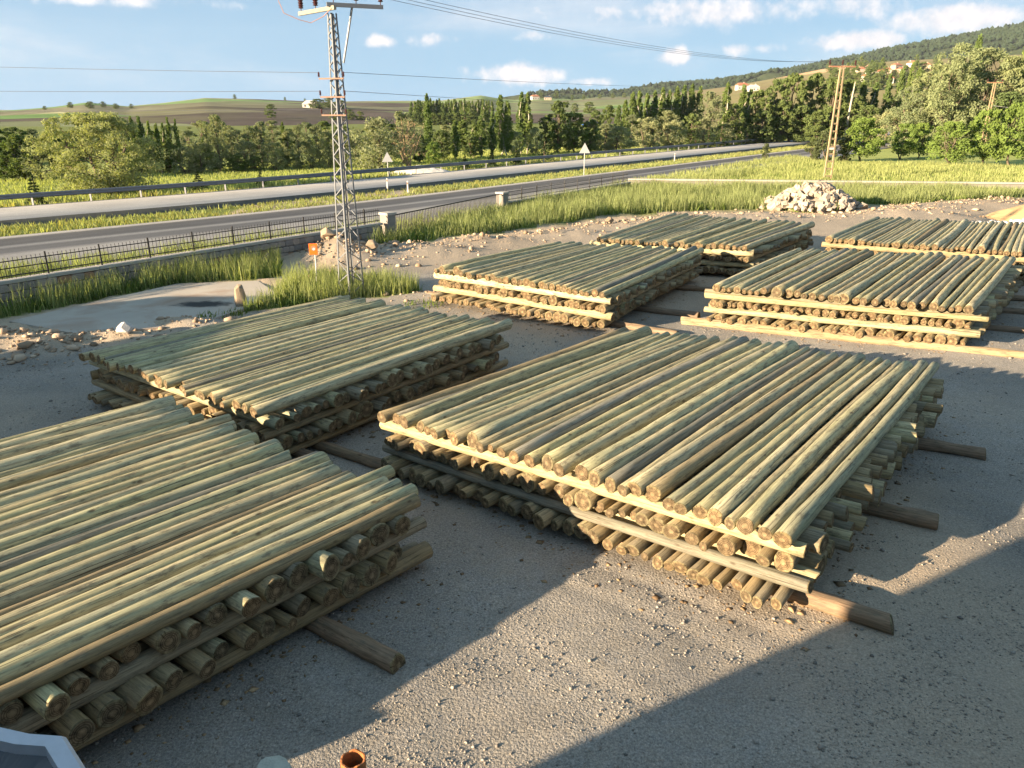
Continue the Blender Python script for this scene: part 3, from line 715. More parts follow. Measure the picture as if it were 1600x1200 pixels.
# ------------------------------------------------------------------ loose gravel and clods
def scatter_stones(name, XY, S, cols, m, flat=.65, low=False, seed=1, sink=.25, label=None, cat=None):
    rr = np.random.default_rng(seed); n = len(XY)
    ph = (1 + 5 ** .5) / 2
    ico = np.array([(-1, ph, 0), (1, ph, 0), (-1, -ph, 0), (1, -ph, 0), (0, -1, ph), (0, 1, ph), (0, -1, -ph), (0, 1, -ph), (ph, 0, -1), (ph, 0, 1), (-ph, 0, -1), (-ph, 0, 1)]) / math.hypot(1, ph)
    if low: ico = np.array([(1, 0, 0), (0, 1, 0), (-1, 0, 0), (0, -1, 0), (.2, .1, 1), (0, 0, -1)], float)
    fc = np.array([(0, 1, 4), (1, 2, 4), (2, 3, 4), (3, 0, 4), (1, 0, 5), (2, 1, 5), (3, 2, 5), (0, 3, 5)]) if low else np.array([(0, 11, 5), (0, 5, 1), (0, 1, 7), (0, 7, 10), (0, 10, 11), (1, 5, 9), (5, 11, 4), (11, 10, 2), (10, 7, 6), (7, 1, 8), (3, 9, 4), (3, 4, 2), (3, 2, 6), (3, 6, 8), (3, 8, 9), (4, 9, 5), (2, 4, 11), (6, 2, 10), (8, 6, 7), (9, 8, 1)])
    nv = len(ico); q = ico[None] * (1 + rr.normal(0, .22, (n, nv, 1))); sc = rr.uniform(.7, 1.3, (n, 1, 3)); sc[..., 2] *= flat; q = q * sc
    a = rr.random(n) * 6.283; ca, sa = np.cos(a)[:, None], np.sin(a)[:, None]
    x = q[..., 0] * ca - q[..., 1] * sa; y = q[..., 0] * sa + q[..., 1] * ca
    z0 = gz(XY[:, 0], XY[:, 1])
    V = np.stack([x * S[:, None] + XY[:, :1], y * S[:, None] + XY[:, 1:2], q[..., 2] * S[:, None] + (z0 + S * sink)[:, None]], -1)
    F = (fc[None] + (np.arange(n) * nv)[:, None, None]).reshape(-1, 3)
    col = np.repeat(cols, nv, 0); col = np.column_stack([col, np.ones(len(col))])
    o = obj(name, np_mesh(name, V.reshape(-1, 3), F, [m], False, {'tint': ('FLOAT_COLOR', col)}))
    return tag(o, label, cat, kind='stuff')
def stone_cols(n, a, b, rr):
    t = rr.random((n, 1)); c = np.array(a) * (1 - t) + np.array(b) * t; return c * rr.uniform(.7, 1.3, (n, 1))
rr = np.random.default_rng(5)
n = 90000
yy = 5.0 + (rr.random(n) ** 1.9) * 22; xx = rr.uniform(-1, 1, n) * (yy * .78) + .5
keep = (yy < yard_edge(xx) + 1); XY = np.column_stack([xx, yy])[keep]
clump = fbm(XY[:, 0], XY[:, 1], 1.1, 3, 31); keep = rr.random(len(XY)) < np.clip(.35 + 1.6 * clump, .12, 1); XY = XY[keep]
S = np.clip(rr.lognormal(-4.95, .5, len(XY)), .003, .034) * (1 + XY[:, 1] / 30)
scatter_stones('loose_gravel', XY, S, stone_cols(len(XY), (.19, .172, .155), (.33, .29, .245), rr), M['pebble'], seed=6, low=True, label='loose gravel scattered over the yard', cat='gravel')
n = 5200
xx = rr.uniform(-18, 46, n); yy = yard_edge(xx) + rr.normal(.2, 1.5, n)
XY = np.column_stack([xx, yy]); cl_ = fbm(xx, yy, 2.2, 3, 33); keep = (rr.random(n) < np.clip(.4 + 1.5 * cl_, .05, 1)) & ~poly_mask(xx, yy, sl); XY = XY[keep]
extra = np.vstack([np.column_stack([rr.normal(mx, sx * .8, k), rr.normal(my, sy * .8, k)]) for (mx, my, sx, sy, h), k in zip(MOUNDS, [420, 90, 110, 300, 260, 180, 150, 60, 120, 120, 150, 150, 260, 200, 160, 150])])
XY = np.vstack([XY, extra]); S = np.clip(rr.lognormal(-3.55, .8, len(XY)), .012, .22)
scatter_stones('dirt_clods', XY, S, stone_cols(len(XY), (.25, .18, .12), (.44, .34, .25), rr), M['pebble'], seed=8, label='broken earth clods and rubble along the yard edge', cat='rubble')

ch = []
for (sn, C, *_r) in STACKS:
    k = 420; t_ = rr.random(k); NL, NR, FR, FL = C; a = np.array(NL)[None] + (np.array(NR) - np.array(NL))[None] * t_[:, None]; b = np.array(NR)[None] + (np.array(FR) - np.array(NR))[None] * t_[:, None]
    ch += [a + rr.normal(0, .45, (k, 2)), b + rr.normal(0, .4, (k, 2))]
XY = np.vstack(ch); S = np.clip(rr.lognormal(-3.7, .5, len(XY)), .01, .07)
scatter_stones('bark_scraps', XY, S, stone_cols(len(XY), (.13, .085, .05), (.30, .21, .12), rr), M['pebble'], flat=.22, low=True, seed=17, sink=.1, label='bark scraps and wood chips lying round the pole stacks', cat='bark')

# ------------------------------------------------------------------ grass (uncountable)
def grass(name, polys, dens, h, wd, m, seed, label, lean=.25, clumpy=1.0, prob=None):
    rr = np.random.default_rng(seed); pts = []
    for poly in polys:
        P = np.array(poly); lo, hi = P.min(0), P.max(0); k = int((hi - lo).prod() * dens)
        q = rr.uniform(lo, hi, (k, 2)); q = q[poly_mask(q[:, 0], q[:, 1], poly)]; pts.append(q)
    q = np.vstack(pts); c = fbm(q[:, 0], q[:, 1], 1.7, 3, seed); q = q[rr.random(len(q)) < np.clip(.6 + clumpy * c, .08, 1)]
    if prob is not None: q = q[rr.random(len(q)) < prob(q[:, 0], q[:, 1])]
    n = len(q); hh = h * rr.uniform(.45, 1.15, n) * (1 + .5 * fbm(q[:, 0], q[:, 1], 2.5, 3, seed + 1))
    ww = wd * rr.uniform(.6, 1.4, n); a = rr.random(n) * 6.283; dx, dy = np.cos(a), np.sin(a); b = rr.random(n) * 6.283
    ln = hh * lean * rr.uniform(.2, 1.6, n); lx, ly = np.cos(b) * ln, np.sin(b) * ln; z0 = gz(q[:, 0], q[:, 1]) - .03
    def P_(s, wf, hf, lf): return np.stack([q[:, 0] + dx * ww * wf * s + lx * lf, q[:, 1] + dy * ww * wf * s + ly * lf, z0 + hh * hf], -1)
    V = np.stack([P_(-1, .5, 0, 0), P_(1, .5, 0, 0), P_(1, .42, .5, .3), P_(-1, .42, .5, .3), P_(0, 0, 1, 1)], 1)
    ii = (np.arange(n) * 5)[:, None]
    F = np.vstack([ii + np.array([[0, 1, 2]]), ii + np.array([[0, 2, 3]]), ii + np.array([[3, 2, 4]])])
    leaf = np.repeat(rr.random(n), 5)
    o = obj(name, np_mesh(name, V.reshape(-1, 3), F, [m], False, {'leaf': ('FLOAT', leaf)}))
    return tag(o, label, 'grass', kind='stuff')
grass('tall_grass', [G1, G2], 260, .9, .022, M['grass'], 41, 'tall pale grass along the stone wall and round the tower foot', clumpy=1.2)
grass('low_weeds', [G1, G2], 130, .38, .06, M['grass_dark'], 42, 'low dark green weeds between the slab and the stone wall', .5, 1.5)
grass('meadow_grass', [G3], 120, .95, .033, M['grass'], 43, 'tall meadow grass between the yard and the gate', clumpy=1.3)
grass('meadow_weeds', [G3], 40, .45, .08, M['grass_dark'], 44, 'green weeds low in the meadow beside the yard', .5, 1.6)
grass('field_grass', [G4], 46, .65, .05, M['grass'], 45, 'tall grass in the field behind the low concrete kerb', clumpy=1.0)
grass('field_weeds', [G4], 9, .45, .12, M['grass_dark'], 46, 'green undergrowth in the field behind the low concrete kerb', .4, 1.5)
def road_poly(o0, o1, x0, x1, n=60):
    A = np.linspace(arc_at(x0), arc_at(x1), n); return [tuple(p) for p in rpt(A, o0)] + [tuple(p) for p in rpt(A[::-1], o1)]
grass('median_grass', [road_poly(-4.7, -.5, -45, 70)], 16, .36, .06, M['grass_yellow'], 47, 'yellow flowering weeds on the median strip between the carriageways', .4, 2.2)
grass('median_weeds', [road_poly(-4.9, -.4, -45, 70)], 34, .32, .06, M['grass'], 48, 'pale grass on the median strip between the carriageways', .4, 1.6)
grass('roadside_grass', [road_poly(11.4, 13.9, -45, 16)], 80, .75, .035, M['grass'], 49, 'grass strip between the near road and the picket fence', .3, 1.2)
grass('verge_grass', [road_poly(-17.5, -14.3, -60, 90)], 14, .55, .10, M['grass'], 50, 'grass on the verge behind the guardrail', .3, 1.4)
grass('verge_flowers', [road_poly(-17.0, -14.3, -38, 20)], 8, .55, .14, M['grass_yellow'], 51, 'yellow flowers on the verge behind the guardrail', .3, 3.0)
grass('crop_field', [road_poly(-44, -17, -75, 70)], 26, .38, .09, M['crop'], 52, 'yellow green crop field between the road and the trees', .3, .7)
grass('yard_tufts', [[(-15.2, 19.0), (-14.2, 19.0), (-14.2, 19.7), (-15.2, 19.7)], [(-4.2, 27.8), (-2.6, 27.8), (-2.6, 29.0), (-4.2, 29.0)], [(-10.9, 25.6), (-9.6, 26.6), (-9.6, 27.4), (-10.9, 26.6)]], 130, .25, .04, M['grass_dark'], 53, 'small green tufts on the bare yard ground', .5, 1.0)

# ------------------------------------------------------------------ stone wall with picket fence, gate and pillars
def rotz(a): return Matrix.Rotation(a, 3, 'Z')
W0 = Vector((-21.5, 24.3, 0)); W1 = Vector((-7.35, 43.35, 0)); WH = .92
wd = (W1 - W0); WL = wd.length; wdir = wd / WL; wang = math.atan2(wdir.y, wdir.x); wn = Vector((wdir.y, -wdir.x, 0))   # wn towards the yard
wall = empty('stone_wall', W0, 'low grey stone block wall with pale coping beside the near road', 'wall', rz=wang)
MB().box((WL / 2, 0, WH / 2 - .15), (WL, .30, WH + .2)).build('core', M['mortar'], wall)
k = 0; x = 0
while x < WL:
    L = min(2.0, WL - x); MB().box((x + L / 2, 0, WH + .06), (L - .012, .46, .12)).build('coping_stone', M['coping'], wall, bevel=.012); x += L
def block_mesh(seed, m, sub=2, rough=.06, name='stone'):
    rr = random.Random(seed); b = bmesh.new(); bmesh.ops.create_cube(b, size=1.0)
    bmesh.ops.bevel(b, geom=b.edges[:] , offset=.10 + rr.random() * .06, segments=1, affect='EDGES')
    for v in b.verts: v.co += Vector((rr.gauss(0, rough), rr.gauss(0, rough), rr.gauss(0, rough)))
    me = bpy.data.meshes.new(name); b.to_mesh(me); b.free(); me.materials.append(m); return me
BM = [block_mesh(s, M['wall_stone'], rough=.03, name='block') for s in range(6)]; BP = [block_mesh(s + 20, M['wall_stone_pink'], rough=.03, name='block') for s in range(2)]
rw = random.Random(3)
for rowi, (zb, hb) in enumerate([(.0, .29), (.30, .29), (.60, .29)]):
    x = 4.0 + rw.random() * .3
    while x < WL - .2:
        L = rw.uniform(.30, .55)
        if x + L > WL: break
        o = obj('stone', rw.choice(BP) if rw.random() < .07 else rw.choice(BM), wall, (x + L / 2, -.16, zb + hb / 2 + .01)); o.scale = ((L - .035) * 1.05, .12, (hb - .03) * 1.05); x += L
def fence(name, a, b, z0, label, h=.75, post=2.05):
    a = Vector(a); b = Vector(b); L = (b - a).length; ang = math.atan2(b.y - a.y, b.x - a.x)
    f = empty(name, (a.x, a.y, z0), label, 'fence', rz=ang)
    pm = MB().box((0, 0, h / 2 + .04), (.05, .05, h + .12)).mesh('post', M['dark_iron'])
    for i in range(int(L / post) + 1): obj('post', pm, f, (min(i * post + .03, L), 0, 0))
    for z in (.12, .40, .66): MB().box((L / 2, 0, z), (L, .03, .035)).build('rail', M['dark_iron'], f)
    p = MB()
    for i in range(int(L / .16)):
        p.box((i * .16 + .08, 0, h / 2), (.014, .014, h - .02)); p.box((i * .16 + .08, 0, h + .02), (.03, .018, .05), taper=.2)
    tag(p.build('pickets', M['dark_iron'], f), kind='stuff'); return f
fence('picket_fence', W0 + wn * -.02, W1 + wn * -.02, WH + .12, 'black iron picket fence on top of the grey stone wall')
def pillar(p, h, label):
    e = empty('gate_pillar', p, label, 'pillar', 'gate pillars', rz=wang)
    sh_ = MB().box((0, 0, h / 2 - .1), (.62, .62, h + .2)).build('shaft', M['concrete'], e, bevel=.02); MB().box((0, 0, h + .06), (.72, .72, .13)).build('cap', M['coping'], sh_, bevel=.02)
PA = Vector((-7.0, 43.9, 0)); PB = Vector((-.7, 56.2, 0)); PC = Vector((10.6, 72.5, 0))
pillar(PA, 1.4, 'pale concrete gate pillar at the end of the stone wall'); pillar(PB, 1.3, 'far concrete gate pillar in the tall grass')
gd = (PB - PA).normalized(); gL = (PB - PA).length - .8; gang = math.atan2(gd.y, gd.x)
gt = empty('gate', PA + gd * .4, 'long black sliding gate of upright bars between two pillars', 'gate', rz=gang)
for z in (.18, 1.30): MB().box((gL / 2, 0, z), (gL, .05, .06)).build('rail', M['dark_iron'], gt)
bar = MB().box((0, 0, .72), (.035, .03, 1.2)).mesh('bar', M['dark_iron'])
for i in range(int(gL / .17)): obj('bar', bar, gt, (i * .17 + .06, 0, 0))
fl = (PC - PB); fw = empty('fence_wall', PB, 'pale low concrete wall under the far picket fence', 'wall', rz=math.atan2(fl.y, fl.x))
MB().box((fl.length / 2 + .3, 0, .25), (fl.length, .3, .7)).build('wall_body', M['mortar'], fw); MB().box((fl.length / 2 + .3, 0, .65), (fl.length, .42, .1)).build('coping', M['coping'], fw)
fence('picket_fence', PB + fl.normalized() * .4, PC, .70, 'black picket fence beyond the gate by the roadside', .8)
kb = empty('kerb_wall', (10.9, 74.4, 0), 'long pale low concrete kerb wall across the green field', 'wall', rz=math.atan2(-6.6, 56))
L = 56.4
MB().box((L / 2, 0, .25), (L, .3, .9)).build('wall_body', M['concrete'], kb); MB().box((L / 2, 0, .77), (L, .5, .14)).build('coping', M['coping'], kb)

# ------------------------------------------------------------------ lattice tower
def insul(mb, x, y, z, s=1.0, n=10):
    """ribbed pin insulator standing on (x,y,z)"""
    mb.tube([(x, y, z), (x, y, z + .10 * s)], .018 * s, 6); prof = [(.10, .05), (.12, .10), (.16, .06), (.20, .105), (.24, .06), (.28, .105), (.32, .06), (.36, .10), (.40, .06), (.46, .07), (.5, .03)]
    mb.tube([(x, y, z + a * s) for a, _ in prof], [b * s for _, b in prof], n); return mb
def lattice(mb, hw0, hw1, H, nseg, leg, br):
    cs = [(1, 1), (-1, 1), (-1, -1), (1, -1)]
    def P(c, z): k = hw0 + (hw1 - hw0) * z / H; return Vector((c[0] * k, c[1] * k, z))
    legs = []
    for c in cs:
        m = MB(); a, b = P(c, -.3), P(c, H)
        ix, iy = -c[0], -c[1]
        m.beam(a + Vector((ix * leg / 2, 0, 0)), b + Vector((ix * leg / 2, 0, 0)), .012, leg, Vector((1, 0, 0))); m.beam(a + Vector((0, iy * leg / 2, 0)), b + Vector((0, iy * leg / 2, 0)), .012, leg, Vector((0, 1, 0)))
        legs.append(m)
    faces = []
    zs = [0.05]; z = .05
    ratio = 1.0
    hs = np.linspace(1.25, .62, nseg); hs = hs / hs.sum() * (H - .1); zs = np.concatenate([[.05], .05 + np.cumsum(hs)])
    for f in range(4):
        m = MB(); a, b = cs[f], cs[(f + 1) % 4]
        for i in range(nseg):
            zm = (zs[i] + zs[i + 1]) / 2
            p, q = (P(a, zs[i]), P(b, zm)) if f % 2 == 0 else (P(b, zs[i]), P(a, zm)); m.beam(p, q, .012, br)
            p, q = (P(b, zm), P(a, zs[i + 1])) if f % 2 == 0 else (P(a, zm), P(b, zs[i + 1])); m.beam(p, q, .012, br)
        faces.append(m)
    return legs, faces, P
TW = Vector((-6.35, 29.9, .05)); TH = 10.12
tw = empty('lattice_tower', TW, 'tall grey steel lattice power tower standing behind the left pole stacks', 'tower', rz=R(47))
legs, faces, TP = lattice(None, .36, .12, TH, 15, .06, .036)
for m in legs: m.build('leg', M['galv'], tw)
for m in faces: m.build('lattice_bracing', M['galv'], tw)
ir = Matrix.Rotation(-R(47), 3, 'Z')
def tl(x, y, z): return ir @ (Vector((x, y, z)) - TW)
arms = [((-7.75, 30.9, 10.26), (-6.05, 29.05, 10.26), 'cream_steel'), ((-6.35, 29.15, 10.37), (-4.55, 29.95, 10.37), 'galv')]
ins_pts = []; ARMO = []
for a, b, mm in arms:
    a = Vector(a); b = Vector(b); m = MB(); m.beam(tl(*a), tl(*b), .10, .13); ARMO.append(m.build('crossarm', M[mm], tw))
for fx in ((0, .06), (0, .48), (1, .12), (1, .52), (1, .96)):
    a, b, _ = arms[fx[0]]; p = Vector(a).lerp(Vector(b), fx[1]) + Vector((0, 0, .06)); ins_pts.append(p + Vector((0, 0, .5)))
    q = tl(*p); insul(MB(), q.x, q.y, q.z, 1.0).build('insulator', M['insulator'], ARMO[fx[0]])
MB().beam(tl(-5.55, 29.5, 10.32), tl(-6.05, 29.85, 8.55), .05, .06).build('brace_strut', M['galv'], tw)
br_pts = []
for z in (8.02, 7.40, 6.78):
    a = Vector((-6.95, 29.75, z)); b = Vector((-6.0, 29.45, z)); bko = MB().beam(tl(*a), tl(*b), .045, .05).build('bracket', M['bracket'], tw)
    for p in (a, b):
        q = tl(*p); insul(MB(), q.x, q.y, q.z + .02, .42, 8).build('insulator', M['insulator'], bko)
    br_pts.append((a + Vector((0, 0, .2)), b + Vector((0, 0, .2))))

# orange-painted ladder pylons in the field
def ladder_pylon(p, H, rz, label, lean=0):
    e = empty('ladder_pylon', p, label, 'pylon', 'ladder pylons in the right field', rz=rz); w0, w1 = .42, .17
    for s in (-1, 1): MB().beam((s * w0, 0, -.3), (s * w1, 0, H), .12, .16).build('leg', M['rust_paint'], e)
    nr = 14
    for i in range(nr):
        z = .5 + i * (H - .7) / nr; k = w0 + (w1 - w0) * z / H; MB().box((0, 0, z), (2 * k, .08, .15)).build('rung', M['rust_paint'], e)
    ca = MB().box((0, 0, H), (2.9, .10, .12)).build('crossarm', M['rust_bracket'], e)
    tops = []
    for x in (-1.4, 0, 1.4): insul(MB(), x, 0, H + .05, 1.1, 8).build('insulator', M['insulator'], ca); tops.append(Vector(p) + rotz(rz) @ Vector((x, 0, H + .55)))
    MB().box((0, -.08, 3.2), (.5, .02, .22)).build('plate', M['white'], e)
    return tops
LT1 = ladder_pylon((32.4, 81.4, 0), 10.9, R(12), 'rusty cream ladder pylon rising behind the stone pile'); LT2 = ladder_pylon((82, 140, 0), 11.2, R(8), 'smaller far ladder pylon in front of the big right trees')

# wires
def wire(a, b, sag, label, group, r=.0085, col='wire', n=18):
    a = Vector(a); b = Vector(b); pts = []
    for i in range(n + 1):
        t = i / n; p = a.lerp(b, t); p.z -= sag * 4 * t * (1 - t); pts.append(p)
    o = MB().tube(pts, r, 5).build('power_line', M[col]); tag(o, label, 'power line', group)
for i, (s, e_, nm) in enumerate(zip((2, 3, 4), LT1, ('left', 'middle', 'right'))):
    wire(ins_pts[s], e_, .9, 'thin power line from lattice tower to ladder pylon, %s one of three' % {'left': 'lowest', 'middle': 'central', 'right': 'upper'}[nm], 'upper power lines')
for i, (s, y) in enumerate(((0, 30.5), (1, 29.5))): wire(ins_pts[s], (-60, 8 - 6 * i, 13.5), .8, 'thin power line leaving the tower top to the left, %s one' % ('outer', 'inner')[i], 'upper power lines left')
for i, (L_, R_) in enumerate(br_pts):
    nm = ('top', 'middle', 'bottom')[i]
    wire(L_, (-95, 62 - i * 9, (13.2, 10.4, 8.9)[i]), .7, 'thin wire running left from the %s bracket of the tower' % nm, 'lower wires to the left')
    if i < 2: wire(R_, (70, 215, (14, 8.4)[i]), 1.0, 'thin wire running right from the %s bracket of the tower' % nm, 'lower wires to the right')
wire(LT2[2] - Vector((1.2, 0, 4.2)), (140, 138, 3.2), .6, 'pale cable from the far ladder pylon to the right edge', None, .03, 'sign_back')
# slack jumper at the tower head
pp = [Vector((-8.0, 29.0, 10.6)), Vector((-7.8, 29, 10.08)), Vector((-7.3, 29.1, 9.88)), Vector((-6.95, 29.2, 9.80)), Vector((-6.5, 29.2, 10.0)), Vector((-6.12, 29.1, 10.3))]
tag(MB().tube(pp, .012, 5).build('jumper_cable', M['rust_bracket']), 'slack reddish jumper cable hanging at the tower head', 'cable')

# ------------------------------------------------------------------ signs and small road furniture
sg = empty('marker_sign', (-8.15, 31.6, .05), 'small orange marker sign on a white post near the tower', 'sign', rz=R(8))
MB().tube([(0, 0, -.2), (.03, .02, 1.35)], .025, 8).build('post', M['white'], sg)
sp_ = MB().box((-.02, -.03, 1.52), (.34, .02, .46)).build('sign_plate', M['orange'], sg, bevel=.015)
mk = MB(); mk.tube([(0, -.042, 1.53), (0, -.046, 1.53)], .055, 12).build('white_dot', M['white'], sp_); MB().tube([(-.01, -.0415, 1.56), (-.01, -.0445, 1.56)], .11, 14).build('dark_emblem', M['rust_bracket'], sp_)
def tri_sign(p, z0, h, s, label, rz):
    e = empty('warning_sign', p, label, 'road sign', 'triangular road signs', rz=rz)
    MB().tube([(0, .04, -.2), (0, .04, h)], .035, 8).build('post', M['sign_back'], e)
    m = MB(); P = [(-s, 0, h - .1), (s, 0, h - .1), (0, 0, h - .1 + 1.75 * s)]
    m.pts([(x, -.012, z) for x, _, z in P] + [(x, .012, z) for x, _, z in P], [(0, 1, 2), (5, 4, 3), (0, 3, 4, 1), (1, 4, 5, 2), (2, 5, 3, 0)]).build('plate', M['sign_back'], e)
    MB().box((0, .03, h + .15), (s * 1.1, .03, .05)).build('bracket', M['galv'], e)
tri_sign((-13.2, 84.6, .25), .3, 1.55, .58, 'white triangular road sign back beside the dry tree', R(15)); tri_sign((8.0, 88.2, .1), 0, 2.4, .62, 'white triangular road sign back on the median strip', R(10))
for p, lab in (((-11.3, 71.5, .1), 'white delineator post on the median, left one near the tower'), ((-9.1, 68.8, .1), 'white delineator post on the median, thicker one near the gate'), ((23.0, 113.1, .1), 'white delineator post far along the median strip')):
    e = empty('delineator_post', p, lab, 'post', 'white delineator posts')
    MB().box((0, 0, .45), (.12, .08, 1.1), taper=.8).build('post_body', M['white'], e); MB().box((0, -.045, .8), (.09, .012, .16)).build('reflector', M['rust_bracket'], e)

# ------------------------------------------------------------------ stone pile, boulders, heaps
def heap(name, cx, cy, rx, ry, h, m, label, cat, seed=1, n=28, parent=None, amp=.15):
    a = np.linspace(0, 2 * np.pi, n, endpoint=False); rs = np.linspace(1, 0, 9)[:-1]; V = []
    for r_ in rs:
        x = np.cos(a) * r_ * rx; y = np.sin(a) * r_ * ry; z = h * (1 - r_ ** 1.3) * (1 + amp * fbm(x + seed * 9, y, rx * .5, 3, seed)) - .12 * (r_ > .99) + amp * .25 * fbm(x, y + seed, .5, 2, seed + 4)
        V.append(np.stack([x, y, z], -1))
    V = np.vstack(V + [np.array([[0, 0, h]])]); F = []
    for i in range(len(rs) - 1):
        for k in range(n): F.append((i * n + k, i * n + (k + 1) % n, (i + 1) * n + (k + 1) % n, (i + 1) * n + k))
    t0 = (len(rs) - 1) * n
    for k in range(n): F.append((t0 + k, t0 + (k + 1) % n, len(V) - 1))
    me = bpy.data.meshes.new(name); me.from_pydata(V.tolist(), [], F); me.materials.append(m)
    o = obj(name, me, parent, None if parent else (cx, cy, float(gz(np.array([cx]), np.array([cy]))[0])))
    if label: tag(o, label, cat)
    return o
SPX, SPY = 22.0, 57.6
spile = empty('stone_pile', (SPX, SPY, .1), 'tall heap of pale rough building stones at the field edge', 'stone pile')
heap('rubble_core', 0, 0, 2.9, 2.0, 1.55, M['pile_stone'], None, None, 3, parent=spile)
SM = [block_mesh(s + 60, M['pile_stone'], rough=.10) for s in range(9)]
rs_ = random.Random(9); cnt = 0
while cnt < 250:
    a = rs_.uniform(0, 6.283); q = rs_.random() ** .6; x = math.cos(a) * q * 3.6; y = math.sin(a) * q * 2.4
    if y > 1.3 and rs_.random() < .7: continue
    z = max(0, 1.75 * (1 - q ** 1.25)); s = rs_.uniform(.26, .50)
    o = obj('stone', rs_.choice(SM), spile, (x, y, z + s * .25)); o.scale = (s * rs_.uniform(.8, 1.4), s * rs_.uniform(.8, 1.2), s * rs_.uniform(.6, 1.0)); o.rotation_euler = (rs_.uniform(-.7, .7), rs_.uniform(-.7, .7), rs_.uniform(0, 6.3)); cnt += 1
def boulder(x, y, sx, sy, sz, m, label, seed, name='boulder', tilt=0):
    b = bmesh.new(); rr = random.Random(seed)
    for _ in range(26):
        q = Vector((rr.gauss(0, 1), rr.gauss(0, 1), rr.gauss(0, 1))).normalized() * rr.uniform(.40, .54); q.x *= 1 - .5 * max(0, q.z); q.y *= 1 - .5 * max(0, q.z); b.verts.new(q)
    h_ = bmesh.ops.convex_hull(b, input=b.verts[:]); bmesh.ops.delete(b, geom=[g_ for g_ in h_['geom_interior'] if isinstance(g_, bmesh.types.BMVert)], context='VERTS')
    bmesh.ops.bevel(b, geom=b.edges[:], offset=.02, segments=1, affect='EDGES')
    me = bpy.data.meshes.new(name); b.to_mesh(me); b.free(); me.materials.append(m)
    o = obj(name, me, None, (x, y, float(gz(np.array([x]), np.array([y]))[0]) + sz * .33)); o.scale = (sx, sy, sz); o.rotation_euler = (0, tilt, rr.random() * 6); return tag(o, label, 'rock')
boulder(-10.05, 27.8, .62, .45, 1.15, M['rock'], 'upright pointed brown rock at the edge of the concrete slab', 4); boulder(-12.45, 23.9, .62, .5, .42, M['white_rock'], 'white angular rock on the dirt ridge left of the poles', 5)
boulder(-9.2, 38.6, 1.1, .9, .6, M['rock'], 'large grey brown boulder in front of the stone wall', 6); boulder(-6.95, 38.2, .7, .6, .6, M['rock'], 'squat tan boulder beside the lattice tower leg', 7); boulder(-11.6, 36.3, .7, .5, .7, M['rock'], 'tan boulder in the grass at the slab corner', 8)
boulder(6.3, 50.2, .7, .5, .5, M['rock'], 'lone tan rock on the dirt bank behind the poles', 10)
heap('sand_heap', 36.2, 52.6, 4.4, 2.4, 1.35, M['bronze_sand'], 'ochre sand heap at the right edge behind the poles', 'sand heap', 5)
rr = np.random.default_rng(15); k = 160; XY = np.column_stack([rr.normal(32.5, 1.5, k), rr.normal(49.8, .45, k)])
scatter_stones('white_rubble', XY, rr.uniform(.08, .26, k), stone_cols(k, (.5, .46, .42), (.68, .64, .6), rr), M['pebble'], seed=12, sink=.5, label='white rubble at the foot of the ochre sand heap', cat='rubble')
heap('lime_mound', -10.2, 90.0, 4.4, 2.0, 1.05, M['lime'], 'low white mound behind the guardrail beside the dry tree', 'mound', 8, amp=.25)

# foreground bits below the camera
pc = empty('steel_pipe', (-.52, 1.95, 0), 'open rusty steel pipe standing upright at the bottom edge', 'pipe'); n = 24; P = []; F = []
for r_, z_ in ((.041, -.1), (.041, 5.0), (.034, 5.0), (.034, 3.6)):
    for i in range(n): a = 2 * math.pi * i / n; P.append((math.cos(a) * r_, math.sin(a) * r_, z_ + .003 * math.sin(a * 5) * (z_ > 4.9)))
for j in range(3):
    for i in range(n): F.append((j * n + i, j * n + (i + 1) % n, (j + 1) * n + (i + 1) % n, (j + 1) * n + i))
F.append(tuple(3 * n + i for i in range(n)))
MB().pts(P, F).build('tube', M['rust_pipe'], pc, bevel=.0015)
P, F, mi, lc = pole_mesh('stump', 91, 16, 4, L=3.12, r=.125, rough=.04)
so = obj('wooden_post', finish_pole('wooden_post', P, F, mi, lc, np.ones((len(P), 4))), None, (-1.64, 3.86, -.2)); so.rotation_euler = (0, R(-88.5), R(20)); so.data.materials[0] = M['stump']; so.data.materials[1] = M['stump']; tag(so, 'pale weathered wooden post top at the bottom edge beside the pipe', 'post')
# open-topped container with a dark sheet in it
ct = empty('skip_container', (-4.0, 2.9, 0), 'silver rimmed open container lined with dark sheet at bottom left corner', 'container')
OUT = [(-3.05, 4.10), (-2.45, 3.52), (-2.35, 1.4), (-5.4, 1.4), (-5.4, 3.1), (-4.6, 3.6), (-3.95, 4.05), (-3.56, 4.19), (-3.28, 4.12)]
OUT = [(x + 4.0, y - 2.9) for x, y in OUT]; n = len(OUT); INN = [(x * .93, y * .925) for x, y in OUT]; ZT = 3.0
MB().pts([(x, y, ZT - .06) for x, y in OUT] + [(x, y, -.1) for x, y in OUT], [(i, n + i, n + (i + 1) % n, (i + 1) % n) for i in range(n)]).build('side_panel', M['silver'], ct)
rim = MB(); rings = [(OUT, ZT - .06), ([(x * 1.012, y * 1.012) for x, y in OUT], ZT - .03), ([(x * .995, y * .995) for x, y in OUT], ZT), (INN, ZT - .005), ([(x * .925, y * .92) for x, y in OUT], ZT - .10)]
rim.pts([(x, y, z) for rg, z in rings for x, y in rg], [(j * n + i, j * n + (i + 1) % n, (j + 1) * n + (i + 1) % n, (j + 1) * n + i) for j in range(len(rings) - 1) for i in range(n)]).build('rim', M['silver'], ct)
sh = MB(); K = 14; P = []; F = []
